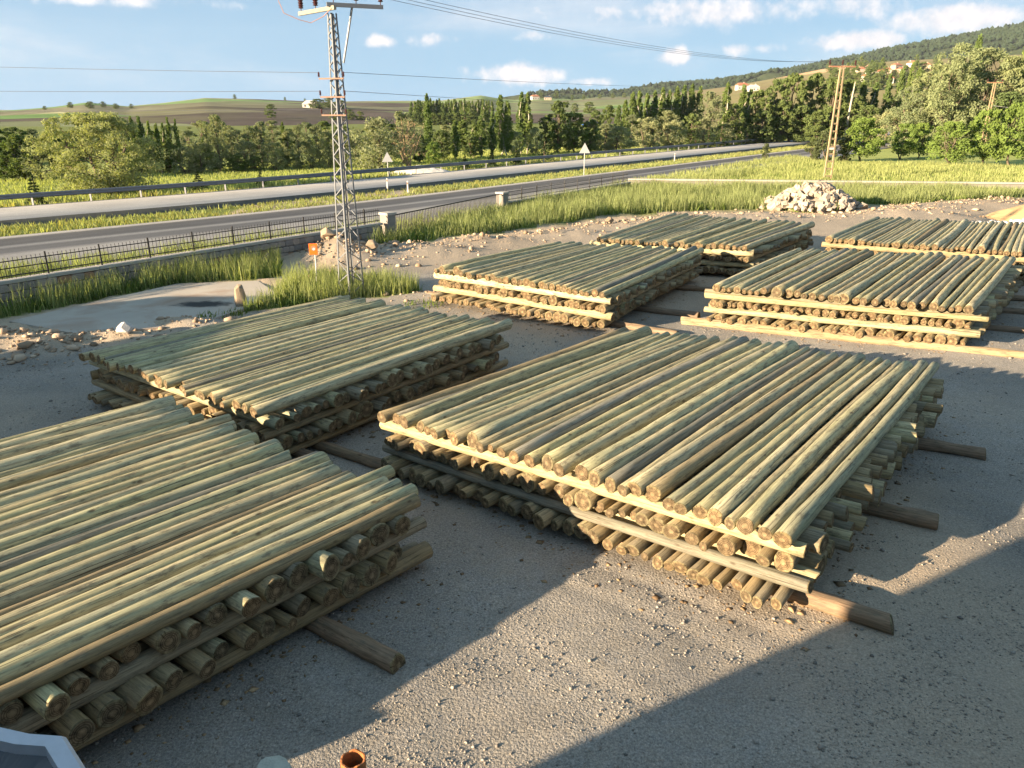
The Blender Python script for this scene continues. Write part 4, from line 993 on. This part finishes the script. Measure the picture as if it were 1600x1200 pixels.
for j in range(K + 1):
    f = .93 * (1 - j / K)
    for i in range(n * 6):
        k0, tt_ = divmod(i, 6); a, b = OUT[k0], OUT[(k0 + 1) % n]; x = (a[0] + (b[0] - a[0]) * tt_ / 6) * f; y = (a[1] + (b[1] - a[1]) * tt_ / 6) * f
        wr = float(np.abs(fbm(np.array([x + 5.]), np.array([y + 5.]), .35, 3, 71))[0]); P.append((x, y, ZT - .08 - .30 * min(1, j / 4) + .22 * wr * min(1, j / 2)))
NN = n * 6
for j in range(K):
    for i in range(NN): F.append((j * NN + i, j * NN + (i + 1) % NN, (j + 1) * NN + (i + 1) % NN, (j + 1) * NN + i))
sh.pts(P, F).build('liner_sheet', M['liner'], ct)

# ------------------------------------------------------------------ trees
def leaves(rr, cen, rad, n, size, up=.2, asp=.6):
    """n leaf quads around each cluster centre; returns V (4n,3) and leaf shade"""
    cen = np.asarray(cen); rad = np.asarray(rad); k = len(cen)
    ci = np.repeat(np.arange(k), n); d = rr.normal(size=(len(ci), 3)); d /= np.linalg.norm(d, axis=1)[:, None]
    p = cen[ci] + d * rad[ci] * (rr.random((len(ci), 1)) ** .45)
    nrm = d * .8 + rr.normal(size=d.shape) * .6 + np.array([0, 0, up]); nrm /= np.linalg.norm(nrm, axis=1)[:, None]
    t = np.cross(nrm, rr.normal(size=d.shape)); t /= np.linalg.norm(t, axis=1)[:, None] + 1e-9; b = np.cross(nrm, t)
    s = size * rr.uniform(.55, 1.35, (len(ci), 1))
    V = np.stack([p - t * s, p - b * s * asp, p + t * s, p + b * s * asp], 1).reshape(-1, 3)
    cs = rr.random(k)
    return V, np.repeat(np.clip(cs[ci] * .5 + rr.random(len(ci)) * .5, 0, 1), 4)
def limb(mb, a, b, r0, r1, rr, n=5, droop=0):
    a = np.array(a, float); b = np.array(b, float); pts = []; L = np.linalg.norm(b - a)
    for i in range(n + 1):
        t = i / n; p = a + (b - a) * t + rr.normal(0, .03 * L, 3) * (0 < i < n); p[2] += droop * math.sin(math.pi * t); pts.append(p)
    mb.tube(pts, [r0 + (r1 - r0) * i / n for i in range(n + 1)], 6)
PROTO = {}
def proto(kind, seed, h, wdt, cen, rad, n, leaf, lm, tm, trunk_r, forks=14, trunk_top=.6, stems=1, up=.2, asp=.6):
    rr = np.random.default_rng(seed); V, sh = leaves(rr, cen, rad, n, leaf, up, asp)
    F = np.arange(len(V)).reshape(-1, 4)
    cm = np_mesh('crown', V, F, [M[lm]], False, {'leaf': ('FLOAT', sh)})
    mb = MB(); cen = np.asarray(cen)
    for s in range(stems):
        bx, by = (0, 0) if stems == 1 else rr.normal(0, .04 * wdt, 2)
        tx, ty = rr.normal(0, .03 * wdt, 2) if stems == 1 else rr.normal(0, .22 * wdt, 2)
        limb(mb, (bx, by, -.1), (tx, ty, h * trunk_top), trunk_r, trunk_r * .35, rr, 6)
        for j in rr.choice(len(cen), min(forks // stems, len(cen)), replace=False):
            c = cen[j]; t = min(max(c[2] / h * .55, .12), trunk_top * .9) / trunk_top
            st = (bx + (tx - bx) * t, by + (ty - by) * t, h * trunk_top * t)
            limb(mb, st, c, trunk_r * .4 * (1 - t * .5), trunk_r * .06, rr, 4, .03 * h)
    PROTO.setdefault(kind, []).append((cm, mb.mesh('trunk', M[tm], True), h, wdt))
def dome(rr, n, h, wdt, z0, p=1.0, cr=.16, shell=.55):
    """cluster centres in an uneven dome"""
    c = []; r = []
    lob = rr.random(5) * 6.28
    while len(c) < n:
        a = rr.random() * 6.283; q = rr.random() ** shell; e = rr.random()
        zz = z0 + (h - z0) * e; prof = math.sin(math.pi * min(.97, max(.08, (e * .86 + .12)))) ** p
        k = 1 + .16 * math.sin(2 * a + lob[0]) + .12 * math.sin(3 * a + lob[1] + 4 * e)
        rad = wdt / 2 * prof * q * k * .88
        cs = cr * wdt * rr.uniform(.6, 1.3) * (1 - .35 * e)
        c.append((math.cos(a) * rad, math.sin(a) * rad, min(zz, h - cs * .6))); r.append((cs, cs, cs * rr.uniform(.6, .9)))
    return c, r
def column(rr, n, h, wdt, z0, cr=.34):
    c = []; r = []
    for i in range(n):
        e = (i + rr.random()) / n; zz = z0 + (h - z0) * e * .97; prof = (min(1, e * 5) * (1 - e) ** .45) if e < 1 else 0
        a = rr.random() * 6.283; rad = wdt / 2 * max(prof, .12) * rr.random() ** .5 * .75; cs = wdt * cr * max(.35, prof) * rr.uniform(.6, 1.15)
        c.append((math.cos(a) * rad, math.sin(a) * rad, zz)); r.append((cs * .8, cs * .8, cs * 1.7))
    return c, r
for s in range(3):
    rr = np.random.default_rng(100 + s); c, r = column(rr, 70, 10, 2.2, .8); proto('P', 110 + s, 10, 2.2, c, r, 46, .17, 'leaf_P', 'pale_bark', .14, 12, .9, up=.0)
    rr = np.random.default_rng(120 + s); c, r = dome(rr, 95, 8, 6, .8, .6, .12); proto('D', 130 + s, 8, 6, c, r, 55, .19, 'leaf_D', 'bark', .2, 18, .75)
    rr = np.random.default_rng(140 + s); c, r = dome(rr, 56, 6, 4.6, .6, .7, .14); proto('G', 150 + s, 6, 4.6, c, r, 60, .15, 'leaf_G', 'bark', .16, 16, .7, asp=.4)
    rr = np.random.default_rng(160 + s); c, r = dome(rr, 56, 4, 4.4, .25, .5, .15); proto('W', 170 + s, 4, 4.4, c, r, 60, .13, 'leaf_W', 'bark', .12, 14, .6, 2, asp=.4)
for s in range(2):
    rr = np.random.default_rng(180 + s); c, r = dome(rr, 150, 15, 12, .8, .6, .105); proto('B', 190 + s, 15, 12, c, r, 75, .22, 'leaf_B', 'bark', .3, 26, .75, 2, asp=.45)
    rr = np.random.default_rng(200 + s); c, r = column(rr, 120, 20, 7, 2.5, .24); proto('H', 210 + s, 20, 7, c, r, 75, .26, 'leaf_H', 'bark', .28, 20, .9)
    rr = np.random.default_rng(220 + s); c, r = dome(rr, 85, 5.5, 5.8, .9, .6, .12); proto('F', 230 + s, 5.5, 5.8, c, r, 62, .14, 'leaf_F', 'bark', .12, 18, .55, 2)
    rr = np.random.default_rng(240 + s); c, r = dome(rr, 50, 3.5, 3.4, .15, .5, .15); proto('K', 250 + s, 3.5, 3.4, c, r, 55, .12, 'leaf_K', 'bark', .08, 12, .6, 3)
rr = np.random.default_rng(260); c, r = dome(rr, 260, 6.3, 9.2, .35, .5, .08, .42); proto('Q', 261, 6.3, 9.2, c, r, 95, .115, 'leaf_Q', 'bark', .17, 34, .62, 4, asp=.38)
for s in range(2):            # young spruce: drooping whorls
    rr = np.random.default_rng(270 + s); c = []; r = []
    for j in range(9):
        e = j / 9; z = .25 + 2.2 * e; rad = .85 * (1 - e) ** .9
        for q in range(max(3, int(8 * (1 - e)))):
            a = rr.random() * 6.28
            for f in (.45, .9): c.append((math.cos(a) * rad * f, math.sin(a) * rad * f, z - .10 * f)); r.append((.17 * (1.1 - e), .17 * (1.1 - e), .07))
    c.append((0, 0, 2.4)); r.append((.05, .05, .14)); proto('S', 280 + s, 2.5, 1.8, c, r, 30, .09, 'leaf_S', 'bark', .05, 10, .95, up=.4, asp=.35)
TNAME = {'P': 'poplar_tree', 'D': 'broadleaf_tree', 'G': 'willow_tree', 'W': 'willow_bush', 'B': 'willow_tree', 'H': 'poplar_tree', 'F': 'fruit_tree', 'K': 'dark_shrub', 'S': 'spruce_sapling', 'Q': 'willow_tree'}
TDESC = {'P': 'slim dark green poplar', 'D': 'round dark green tree', 'G': 'grey-green willow', 'W': 'low bushy silver willow', 'B': 'huge grey-green willow', 'H': 'tall bright green poplar', 'F': 'bright green fruit tree', 'K': 'dark green shrub', 'S': 'young dark spruce', 'Q': 'big pale willow'}
tr = random.Random(21)
def tree(kind, x, y, h, wdt, label, group=None, z=0.0):
    cm, tm, h0, w0 = tr.choice(PROTO[kind]); e = empty(TNAME[kind], (x, y, z), label, 'shrub' if kind in 'KW' else 'tree', group, rz=tr.uniform(0, 6.28))
    s = wdt / w0; e.scale = (s, s, h / h0); obj('trunk', tm, e); obj('crown', cm, e); return e
BELT = [('D',-52.2,81.5,3.2,2.9),('P',-51.3,81.5,3.8,2.6),('D',-50.3,81.9,4.3,3.6),('G',-48.8,82.2,4.2,4.1),('P',-48.1,83.7,5.4,1.1),('P',-47.1,83.3,5.1,1.2),('D',-48.5,87.4,4.4,3.5),('P',-43.1,88.5,5.5,1.1),('P',-41.6,86.9,5.7,1.0),('P',-41.6,88.5,5.9,1.1),('P',-40.4,87.9,5.9,1.3),('P',-41.3,91.9,5.4,1.0),('P',-39.9,90.7,5.2,1.0),('P',-39.8,92.1,5.2,1.0),('P',-38.7,91.1,5.8,0.9),('P',-38.0,91.4,5.6,0.8),('D',-42.7,91.6,3.0,3.2),('W',-40.9,91.6,2.5,2.6),('D',-39.6,92.1,3.1,2.9),('W',-37.0,90.0,2.8,2.9),('W',-35.7,91.8,3.3,3.2),('P',-36.2,95.1,5.2,1.1),('G',-34.0,92.8,6.0,3.1),('G',-33.9,96.9,4.2,2.8),('W',-31.8,95.3,3.3,3.1),('G',-32.2,98.2,4.8,2.3),('G',-31.1,99.7,5.2,3.2),('W',-28.7,95.8,3.0,2.8),('P',-28.4,100.2,5.2,1.0),('G',-28.1,100.4,4.3,3.2),('G',-25.8,97.1,4.8,2.6),('W',-24.9,98.4,3.2,2.8),('G',-24.7,102.3,4.9,2.9),('W',-22.7,99.2,4.3,2.9),('W',-21.8,102.6,3.6,2.8),('G',-20.1,102.8,4.2,2.6),('D',-35.8,95.2,2.1,2.9),('D',-32.1,93.2,1.9,2.7),('D',-36.5,91.7,1.9,2.4),('D',-30.3,94.2,1.6,2.3),('W',-26.2,97.4,1.4,2.0),('W',-28.8,99.4,1.8,2.7),('W',-15.8,94.2,5.7,6.2),('G',-14.5,105.2,6.4,4.5),('P',-11.8,113.1,8.5,1.5),('D',-10.2,116.0,3.9,3.3),('D',-12.8,110.3,3.5,3.2),('P',-8.2,116.0,5.1,2.0),('D',-6.3,120.6,3.2,3.1),('P',-4.7,122.2,5.7,2.1),('P',-5.8,122.2,4.6,1.7),('P',-1.8,125.6,8.5,2.4),('P',-0.7,125.6,7.7,2.0),('P',-3.0,123.9,6.3,1.8),('P',1.5,131.0,9.0,2.1),('P',2.5,131.0,8.9,2.1),('W',0.6,127.3,3.4,3.4),('W',3.6,129.1,3.9,2.7),('D',5.5,132.9,5.4,3.6),('D',7.7,132.9,7.7,5.5),('D',10.6,134.9,6.0,4.7),('D',13.3,136.9,5.0,4.1),('G',16.3,141.1,4.3,4.5),('W',14.7,139.0,2.6,3.3),('W',18.2,141.1,3.9,6.3),('G',22.9,155.5,5.6,4.9),('W',25.0,147.9,5.2,6.1),('W',30.5,152.9,4.7,5.6),('D',35.0,158.2,5.8,4.5),('G',31.9,166.8,6.3,5.8),('P',24.6,166.8,9.7,1.7),('P',26.0,166.8,9.9,1.8),('P',28.1,169.8,9.5,1.7),('P',29.6,169.8,9.9,1.9),('P',31.8,173.0,10.6,1.9),('P',33.3,173.0,10.1,1.8),('P',34.8,173.0,10.8,1.9),('P',37.0,176.3,11.1,2.1),('P',38.7,176.3,11.4,1.9),('P',40.4,176.3,10.9,1.9),('P',21.1,160.9,7.2,1.5),('P',22.8,163.8,8.2,1.6),('D',18.6,155.5,7.2,4.2),('D',15.6,150.4,6.3,3.6),('G',39.2,160.9,9.6,6.6),('W',37.8,158.2,5.1,5.5),('P',43.8,166.8,11.4,3.1),('P',48.9,173.0,11.1,3.3),('D',45.4,166.8,7.5,4.7),('W',42.3,160.9,4.1,4.3),('D',51.4,169.8,10.0,5.9),('D',55.8,173.0,12.1,6.5),('D',59.5,173.0,13.1,7.1),('D',64.8,176.3,13.3,7.2),('D',56.5,169.8,8.2,5.9),('D',60.6,169.8,7.2,6.2),('D',51.8,166.8,6.3,5.3),('P',49.4,169.8,10.2,2.9),('D',67.5,173.0,12.3,6.0),('D',71.8,176.3,12.2,6.1),('P',76.7,179.8,12.0,3.7),('P',79.5,179.8,11.7,3.4),('D',72.3,173.0,8.5,6.3),('P',85.7,187.1,13.6,3.2),('P',88.3,187.1,14.9,2.9),('P',94.2,195.0,16.3,2.6),('D',73.0,166.8,7.2,6.1),('W',71.9,155.5,6.3,6.2),('P',96.0,195.0,15.2,3.1),('D',63.1,166.8,6.3,5.3),('B',78.2,150.4,13.8,13.0),('B',85.8,150.4,16.3,14.1),('B',73.4,150.4,10.3,9.0),('B',78.5,145.6,16.7,10.2),('B',89.1,147.9,14.9,9.3),('P',89.7,160.9,19.2,3.5),('H',93.8,150.4,20.3,7.0),('H',97.2,150.4,18.9,7.0),('D',85.6,141.1,9.1,7.8)]
NEAR = [('F',49.4,113.1,5.5,5.9),('F',57.2,117.5,4.7,4.3),('F',61.3,120.6,4.7,4.2),('F',57.6,105.2,5.1,6.0),('F',62.1,105.2,6.5,5.0),('F',65.0,104.0,7.3,6.3),('K',43.2,110.3,4.0,3.7),('K',47.0,113.1,3.3,3.1),('K',42.1,111.7,2.6,2.3),('F',-10.2,104.0,2.8,2.5),('K',37.2,117.5,2.1,1.5),('S',-37.0,61.0,1.8,1.2),('S',-28.3,71.4,1.4,1.2),('S',-24.2,76.3,1.1,0.9),('S',-5.8,98.4,1.3,1.1),('S',-2.6,102.2,1.6,1.3),('S',0.5,106.0,1.7,1.7),('S',4.5,110.8,2.2,2.3),('S',10.6,118.1,1.0,1.1),('S',17.1,125.9,1.5,1.4),('S',29.1,140.3,1.9,1.6),('S',33.1,145.1,2.5,1.8),('S',36.4,149.0,3.1,2.4),('S',39.8,153.1,3.1,2.7),('S',44.2,158.4,2.0,1.8),('S',47.2,162.1,2.8,2.3),('S',50.1,165.4,2.6,2.1),('S',55.2,171.6,2.3,2.5),('S',59.2,176.4,1.7,2.2),('S',63.5,181.6,1.6,2.0),('S',68.1,187.1,1.1,1.8)]
def lay_out(rows, where, group):
    by = {}
    for q in sorted(rows, key=lambda q: q[1] / q[2]): by.setdefault(q[0], []).append(q)
    for k, L in by.items():
        for i, (kk, x, y, h, wd_) in enumerate(L):
            fl, fr = i, len(L) - 1 - i
            if len(L) == 1: lab = '%s %s' % (TDESC[k], where)
            else:
                wh = ('%s of its kind from left' % ordw(fl) if fl <= fr else '%s of its kind from right' % ordw(fr)) if min(fl, fr) else ('leftmost of its kind' if fl == 0 else 'rightmost of its kind')
                lab = '%s %s, %s' % (TDESC[k], where, wh)
            tree(k, x, y, h * (1.06 if k != 'S' else 1.35), wd_ * (1.12 if k != 'S' else 1.35), lab, group)
fr_ = random.Random(31)
for i in range(30):
    u_ = -.66 + .62 * i / 29; yv = 108 + (u_ + .66) * 70 + fr_.uniform(-4, 10); BELT.append((fr_.choice('DDGGP'), round(u_ * yv, 1), round(yv, 1), round(fr_.uniform(3.2, 5.0), 1), round(fr_.uniform(3.5, 5.5), 1)))
BELT = [(k, x, y, h, min(wd_, 2.4) if k == 'P' else wd_) if y < 132 else (k, x, y, h, wd_ * (1.45 if k == 'P' and wd_ < 2.2 else 1)) for k, x, y, h, wd_ in BELT]
lay_out([q for q in BELT if q[1] / q[2] < -.12], 'in the left tree belt', 'trees of the left belt')
lay_out([q for q in BELT if -.12 <= q[1] / q[2] < .27], 'in the middle tree belt', 'trees of the middle belt')
lay_out([q for q in BELT if q[1] / q[2] >= .27], 'in the right tree belt', 'trees of the right belt')
lay_out([q for q in NEAR if q[0] != 'S'], 'in front of the belt', 'fruit trees and shrubs near the road'); lay_out([q for q in NEAR if q[0] == 'S'], 'behind the guardrail', 'spruce saplings along the road')
tree('Q', -35.6, 68.9, 6.7, 10.2, 'big pale many-stemmed willow standing alone behind the guardrail')
# dry tree and dead trunk
dt = empty('dry_tree', (-12.6, 96.5, 0), 'leafless brown dry tree among the willows behind the road sign', 'tree'); rr = np.random.default_rng(300); mb = MB(); tw_ = MB()
for i in range(9):
    a = i * .7; tip = np.array([math.cos(a) * rr.uniform(.8, 2.6), math.sin(a) * rr.uniform(.4, 1.4), rr.uniform(4.2, 6.2)]); limb(mb, (0, 0, -.1), tip, .09, .02, rr, 6)
    for j in range(26):
        t = rr.uniform(.3, 1); s = tip * t; limb(tw_, s, s + np.array([rr.normal(0, .5), rr.normal(0, .4), rr.uniform(.2, .9)]), .016, .005, rr, 2)
mb.build('trunk', M['dry_twig'], dt); tw_.build('crown', M['dry_twig'], dt)
dd_ = empty('dead_trunk', (71, 172, 0), 'tall bare white dead trunk among the right belt trees', 'tree'); MB().tube([(0, 0, -.2), (.15, 0, 5), (.35, 0, 9), (.6, 0, 12.3)], [.3, .24, .18, .08], 8).build('trunk', M['pale_bark'], dd_); MB().tube([(.3, 0, 8), (.9, .1, 9.6)], [.1, .03], 6).build('branch', M['pale_bark'], dd_)
# poplar copse on the slope and scattered hill trees
cp = random.Random(8)
for i in range(30):
    a = -7.0 + 5.6 * i / 29 + cp.uniform(-.06, .06); r_ = 395 + cp.uniform(-12, 12); x, y, z = on_hill(a, r_)
    top = CAM_H + r_ * math.tan(R(cp.uniform(.42, .72))); tree('P', x, y, top - z, 3.6, 'dark poplar in the dense far copse, %s' % ('%s from left' % ordw(i) if i < 15 else '%s from right' % ordw(29 - i)), 'poplars of the far copse', z)
for i in range(9):
    a = -7.2 + .55 * i; x, y, z = on_hill(a, 372); tree('D', x, y, 6.5, 7, 'round dark shrub at the foot of the far copse, %s from left' % ordw(i), 'shrubs at the foot of the copse', z)
HT = [(-29.8, -.05, 6, 8), (-28.4, .05, 9, 12), (-27.3, .02, 10, 16), (-26.6, .08, 9, 12), (-25.9, 0, 8, 12), (-25.0, .02, 7, 9), (-18.7, .60, 13, 12), (-15.5, .50, 11, 9), (-14.2, .46, 9, 8), (-16.5, -.6, 12, 12), (2.0, .68, 16, 24), (3.1, .66, 22, 22), (4.2, .55, 15, 14), (5.0, .62, 14, 14), (6.1, .66, 13, 14), (7.0, .7, 13, 14), (7.8, .74, 13, 16),
      (-13.4, .0, 14, 30), (-12.6, .05, 15, 26), (-11.9, .02, 12, 26), (-12.2, -.75, 9, 14), (-11.3, -.7, 9, 12), (-10.6, -.75, 8, 10), (4.4, -.2, 14, 18), (5.4, -.3, 12, 16)]
for i, (a, e_, h, wd_) in enumerate(sorted(HT)):
    r_ = hill_r(a, e_); x, y, z = on_hill(a, r_); tree('D', x, y, h * .62, wd_ * .6, 'dark tree far away on the bare hills, %s' % ('%s from left' % ordw(i) if i < 13 else '%s from right' % ordw(24 - i)), 'scattered trees on the far hills', z - .5)
# village trees and houses
vt = random.Random(14); VT = []
for i in range(45): VT.append((vt.uniform(20.5, 28.5), vt.uniform(.9, 2.55), vt.choice('DDDP'), vt.uniform(9, 17), vt.uniform(8, 15)))
for i, (a, e_, k, h, wd_) in enumerate(sorted(VT)):
    r_ = hill_r(a, e_); x, y, z = on_hill(a, r_); tree(k, x, y, h, wd_, 'dark tree among the village houses below the forest, %s' % ('%s from left' % ordw(i) if i < 23 else '%s from right' % ordw(44 - i)), 'trees in the hillside village', z - .5)
def house(a, e_, w_, d_, h, wallm, roofm, label, rz, group='village houses on the hillside', r=None):
    r_ = r or hill_r(a, e_); x, y, z = on_hill(a, r_); o = empty('house', (x, y, z), label, 'house', group, rz=rz)
    MB().box((0, 0, h / 2 - 2), (w_, d_, h + 4)).build('wall', M[wallm], o)
    rf = MB(); e = .6; rh = w_ * .22
    P = [(-w_ / 2 - e, -d_ / 2 - e, h), (w_ / 2 + e, -d_ / 2 - e, h), (w_ / 2 + e, d_ / 2 + e, h), (-w_ / 2 - e, d_ / 2 + e, h), (-w_ / 2 + d_ * .3, 0, h + rh), (w_ / 2 - d_ * .3, 0, h + rh)]
    ro = rf.pts(P, [(3, 2, 1, 0), (0, 1, 5, 4), (2, 3, 4, 5), (1, 2, 5), (3, 0, 4)]).build('roof', M[roofm], o)
    MB().box((w_ * .2, d_ * .15, h + rh), (.9, .9, 1.8)).build('chimney', M[wallm], ro)
    wm = MB().box((0, 0, 0), (1.3, .12, 1.5)).mesh('window', M['window'])
    for fl_ in range(max(1, int(h // 3))):
        for i in range(max(2, int(w_ // 4))):
            obj('window', wm, o, (-w_ / 2 + (i + .5) * w_ / max(2, int(w_ // 4)), -d_ / 2 - .05, 1.7 + 3 * fl_))
VH = [(23.9, 1.9, 17, 12, 6, 'house_white', 'white village house with red roof in the middle of the village'), (24.85, 2.33, 16, 12, 6, 'house_tan', 'tan village house with red roof high on the slope'), (23.2, 1.6, 15, 11, 6, 'house_white', 'low white village house left of the others'), (25.7, 2.45, 18, 11, 6, 'house_white', 'white village house at the upper right of the village'),
      (24.4, 1.5, 15, 11, 5, 'house_white', 'white village house lowest on the slope'), (25.2, 2.1, 14, 10, 5, 'house_tan', 'small tan village house below the upper row'), (26.6, 2.3, 16, 11, 6, 'house_tan', 'tan village house farthest right beside the big willow'), (22.8, 2.2, 16, 11, 5, 'house_tan', 'tan village house farthest left near the quarry'), (24.3, 2.1, 15, 11, 5, 'house_tan', 'tan village house between two white ones'), (23.5, 2.3, 13, 10, 5, 'house_tan', 'tan village house behind the left row')]
for i, (a, e_, w_, d_, h, wm_, lab) in enumerate(VH): house(a, e_, w_ * .72, d_ * .72, h * .8, wm_, 'tile_roof', lab, R(-15 + 37 * (i % 4)))
house(15.6, 1.22, 15, 9, 5, 'house_white', 'tile_roof', 'white farm building at the foot of the tan slope', R(10), 'farm buildings'); house(16.35, 1.12, 12, 8, 4, 'house_white', 'house_white', 'flat pale shed beside the white farm building', R(0), 'farm buildings'); house(1.6, .60, 13, 9, 5, 'house_white', 'tile_roof', 'lone red-roofed house on the skyline', R(20), 'skyline buildings')
house(2.5, .58, 12, 9, 4, 'house_tan', 'window', 'small dark-roofed hut beside the skyline house', R(0), 'skyline buildings'); house(-13.8, .05, 14, 7, 3, 'house_white', 'house_white', 'long white building far behind the lattice tower', R(0), 'farm buildings'); house(5.65, -.72, 5.5, 4.5, 2.4, 'house_white', 'blue_roof', 'small house with a bright blue roof behind the trees', R(35), 'farm buildings', r=330)
# forest on the mountain: one mass
rr = np.random.default_rng(500); n = 16000
aa = rr.uniform(1, 40, n); tt = rr.random(n); r_ = 1550 + (2790 - 1550) * tt; zz = hill_z(aa, r_, **{k: MP[k] for k in ('tab', 'rs', 'Rr', 'p', 'seed', 'amp')})
xx = r_ * np.sin(np.radians(aa)); yy = r_ * np.cos(np.radians(aa)); keep = fbm(xx, yy, 140, 4, 55) > -.28; xx, yy, zz = xx[keep], yy[keep], zz[keep]; n = len(xx)
ICO = np.array([(0, 0, 1), (.9, 0, .3), (.28, .85, .3), (-.73, .53, .3), (-.73, -.53, .3), (.28, -.85, .3), (0, 0, -.8)]); iv = ICO; ifc = np.array([(0, 1, 2), (0, 2, 3), (0, 3, 4), (0, 4, 5), (0, 5, 1), (6, 2, 1), (6, 3, 2), (6, 4, 3), (6, 5, 4), (6, 1, 5)])
q = iv[None] * (1 + rr.normal(0, .2, (n, len(iv), 1))); s = rr.uniform(3.2, 7, (n, 1, 1)); q = q * s * np.array([1, 1, 1.15]); V = q + np.stack([xx, yy, zz + s[:, 0, 0] * .5], -1)[:, None]
F = (ifc[None] + (np.arange(n) * len(iv))[:, None, None]).reshape(-1, 3)
tag(obj('forest', np_mesh('forest', V.reshape(-1, 3), F, [M['forest']], False, {'leaf': ('FLOAT', np.repeat(rr.random(n), len(iv)))})), 'dark green forest covering the mountain slope', 'forest', kind='stuff')

# ------------------------------------------------------------------ viewpoint building, plus unseen blocks added off left to cast yard shadows
def plain_building(name, x0, x1, y0, y1, h, label, front=True):
    o = empty(name, ((x0 + x1) / 2, (y0 + y1) / 2, 0), label, 'building'); w_, d_ = x1 - x0, y1 - y0
    MB().box((0, 0, h / 2 - .2), (w_, d_, h + .4)).build('wall', M['wall_render'], o); MB().box((0, 0, h + .1), (w_ + .1, d_ + .1, .2)).build('roof', M['coping'], o)
    wm = MB().box((0, 0, 0), (1.2, .08, 1.3)).mesh('window', M['window'])
    for i in range(int(w_ // 3)):
        for z in np.arange(1.7, h - .8, 3.0): obj('window', wm, o, (-w_ / 2 + 1.5 + 3 * i, d_ / 2 + .03, z))
plain_building('yard_building', -12.3, 16, -12, -.5, 5.85, 'pale flat-roofed building behind the viewpoint shading the near yard')
plain_building('shadow_caster', -31, -27, 5.9, 12.8, 6.2, 'unseen added shadow caster beyond the left edge nearer the viewpoint')  # added out of view for the shadow on the mid left stack
plain_building('shadow_caster', -35, -31, 13.8, 16.8, 5.6, 'unseen added shadow caster beyond the left edge farther from the viewpoint')  # added out of view for the shadow band across the slab

# ------------------------------------------------------------------ haze: the air of the valley
hm = bpy.data.materials.new('valley_haze'); hm.use_nodes = True; t = NT(hm.node_tree); t.n.clear()
pv = t.add('ShaderNodeVolumePrincipled', inp={'Color': (.86, .92, 1.0, 1), 'Density': .00005, 'Anisotropy': .2}); om = t.add('ShaderNodeOutputMaterial'); t.l.new(pv.outputs[0], om.inputs['Volume'])
tag(MB().box((0, 1650, 164), (7000, 4000, 340)).build('haze', hm), 'thin pale haze in the air over the valley', 'haze', kind='stuff')
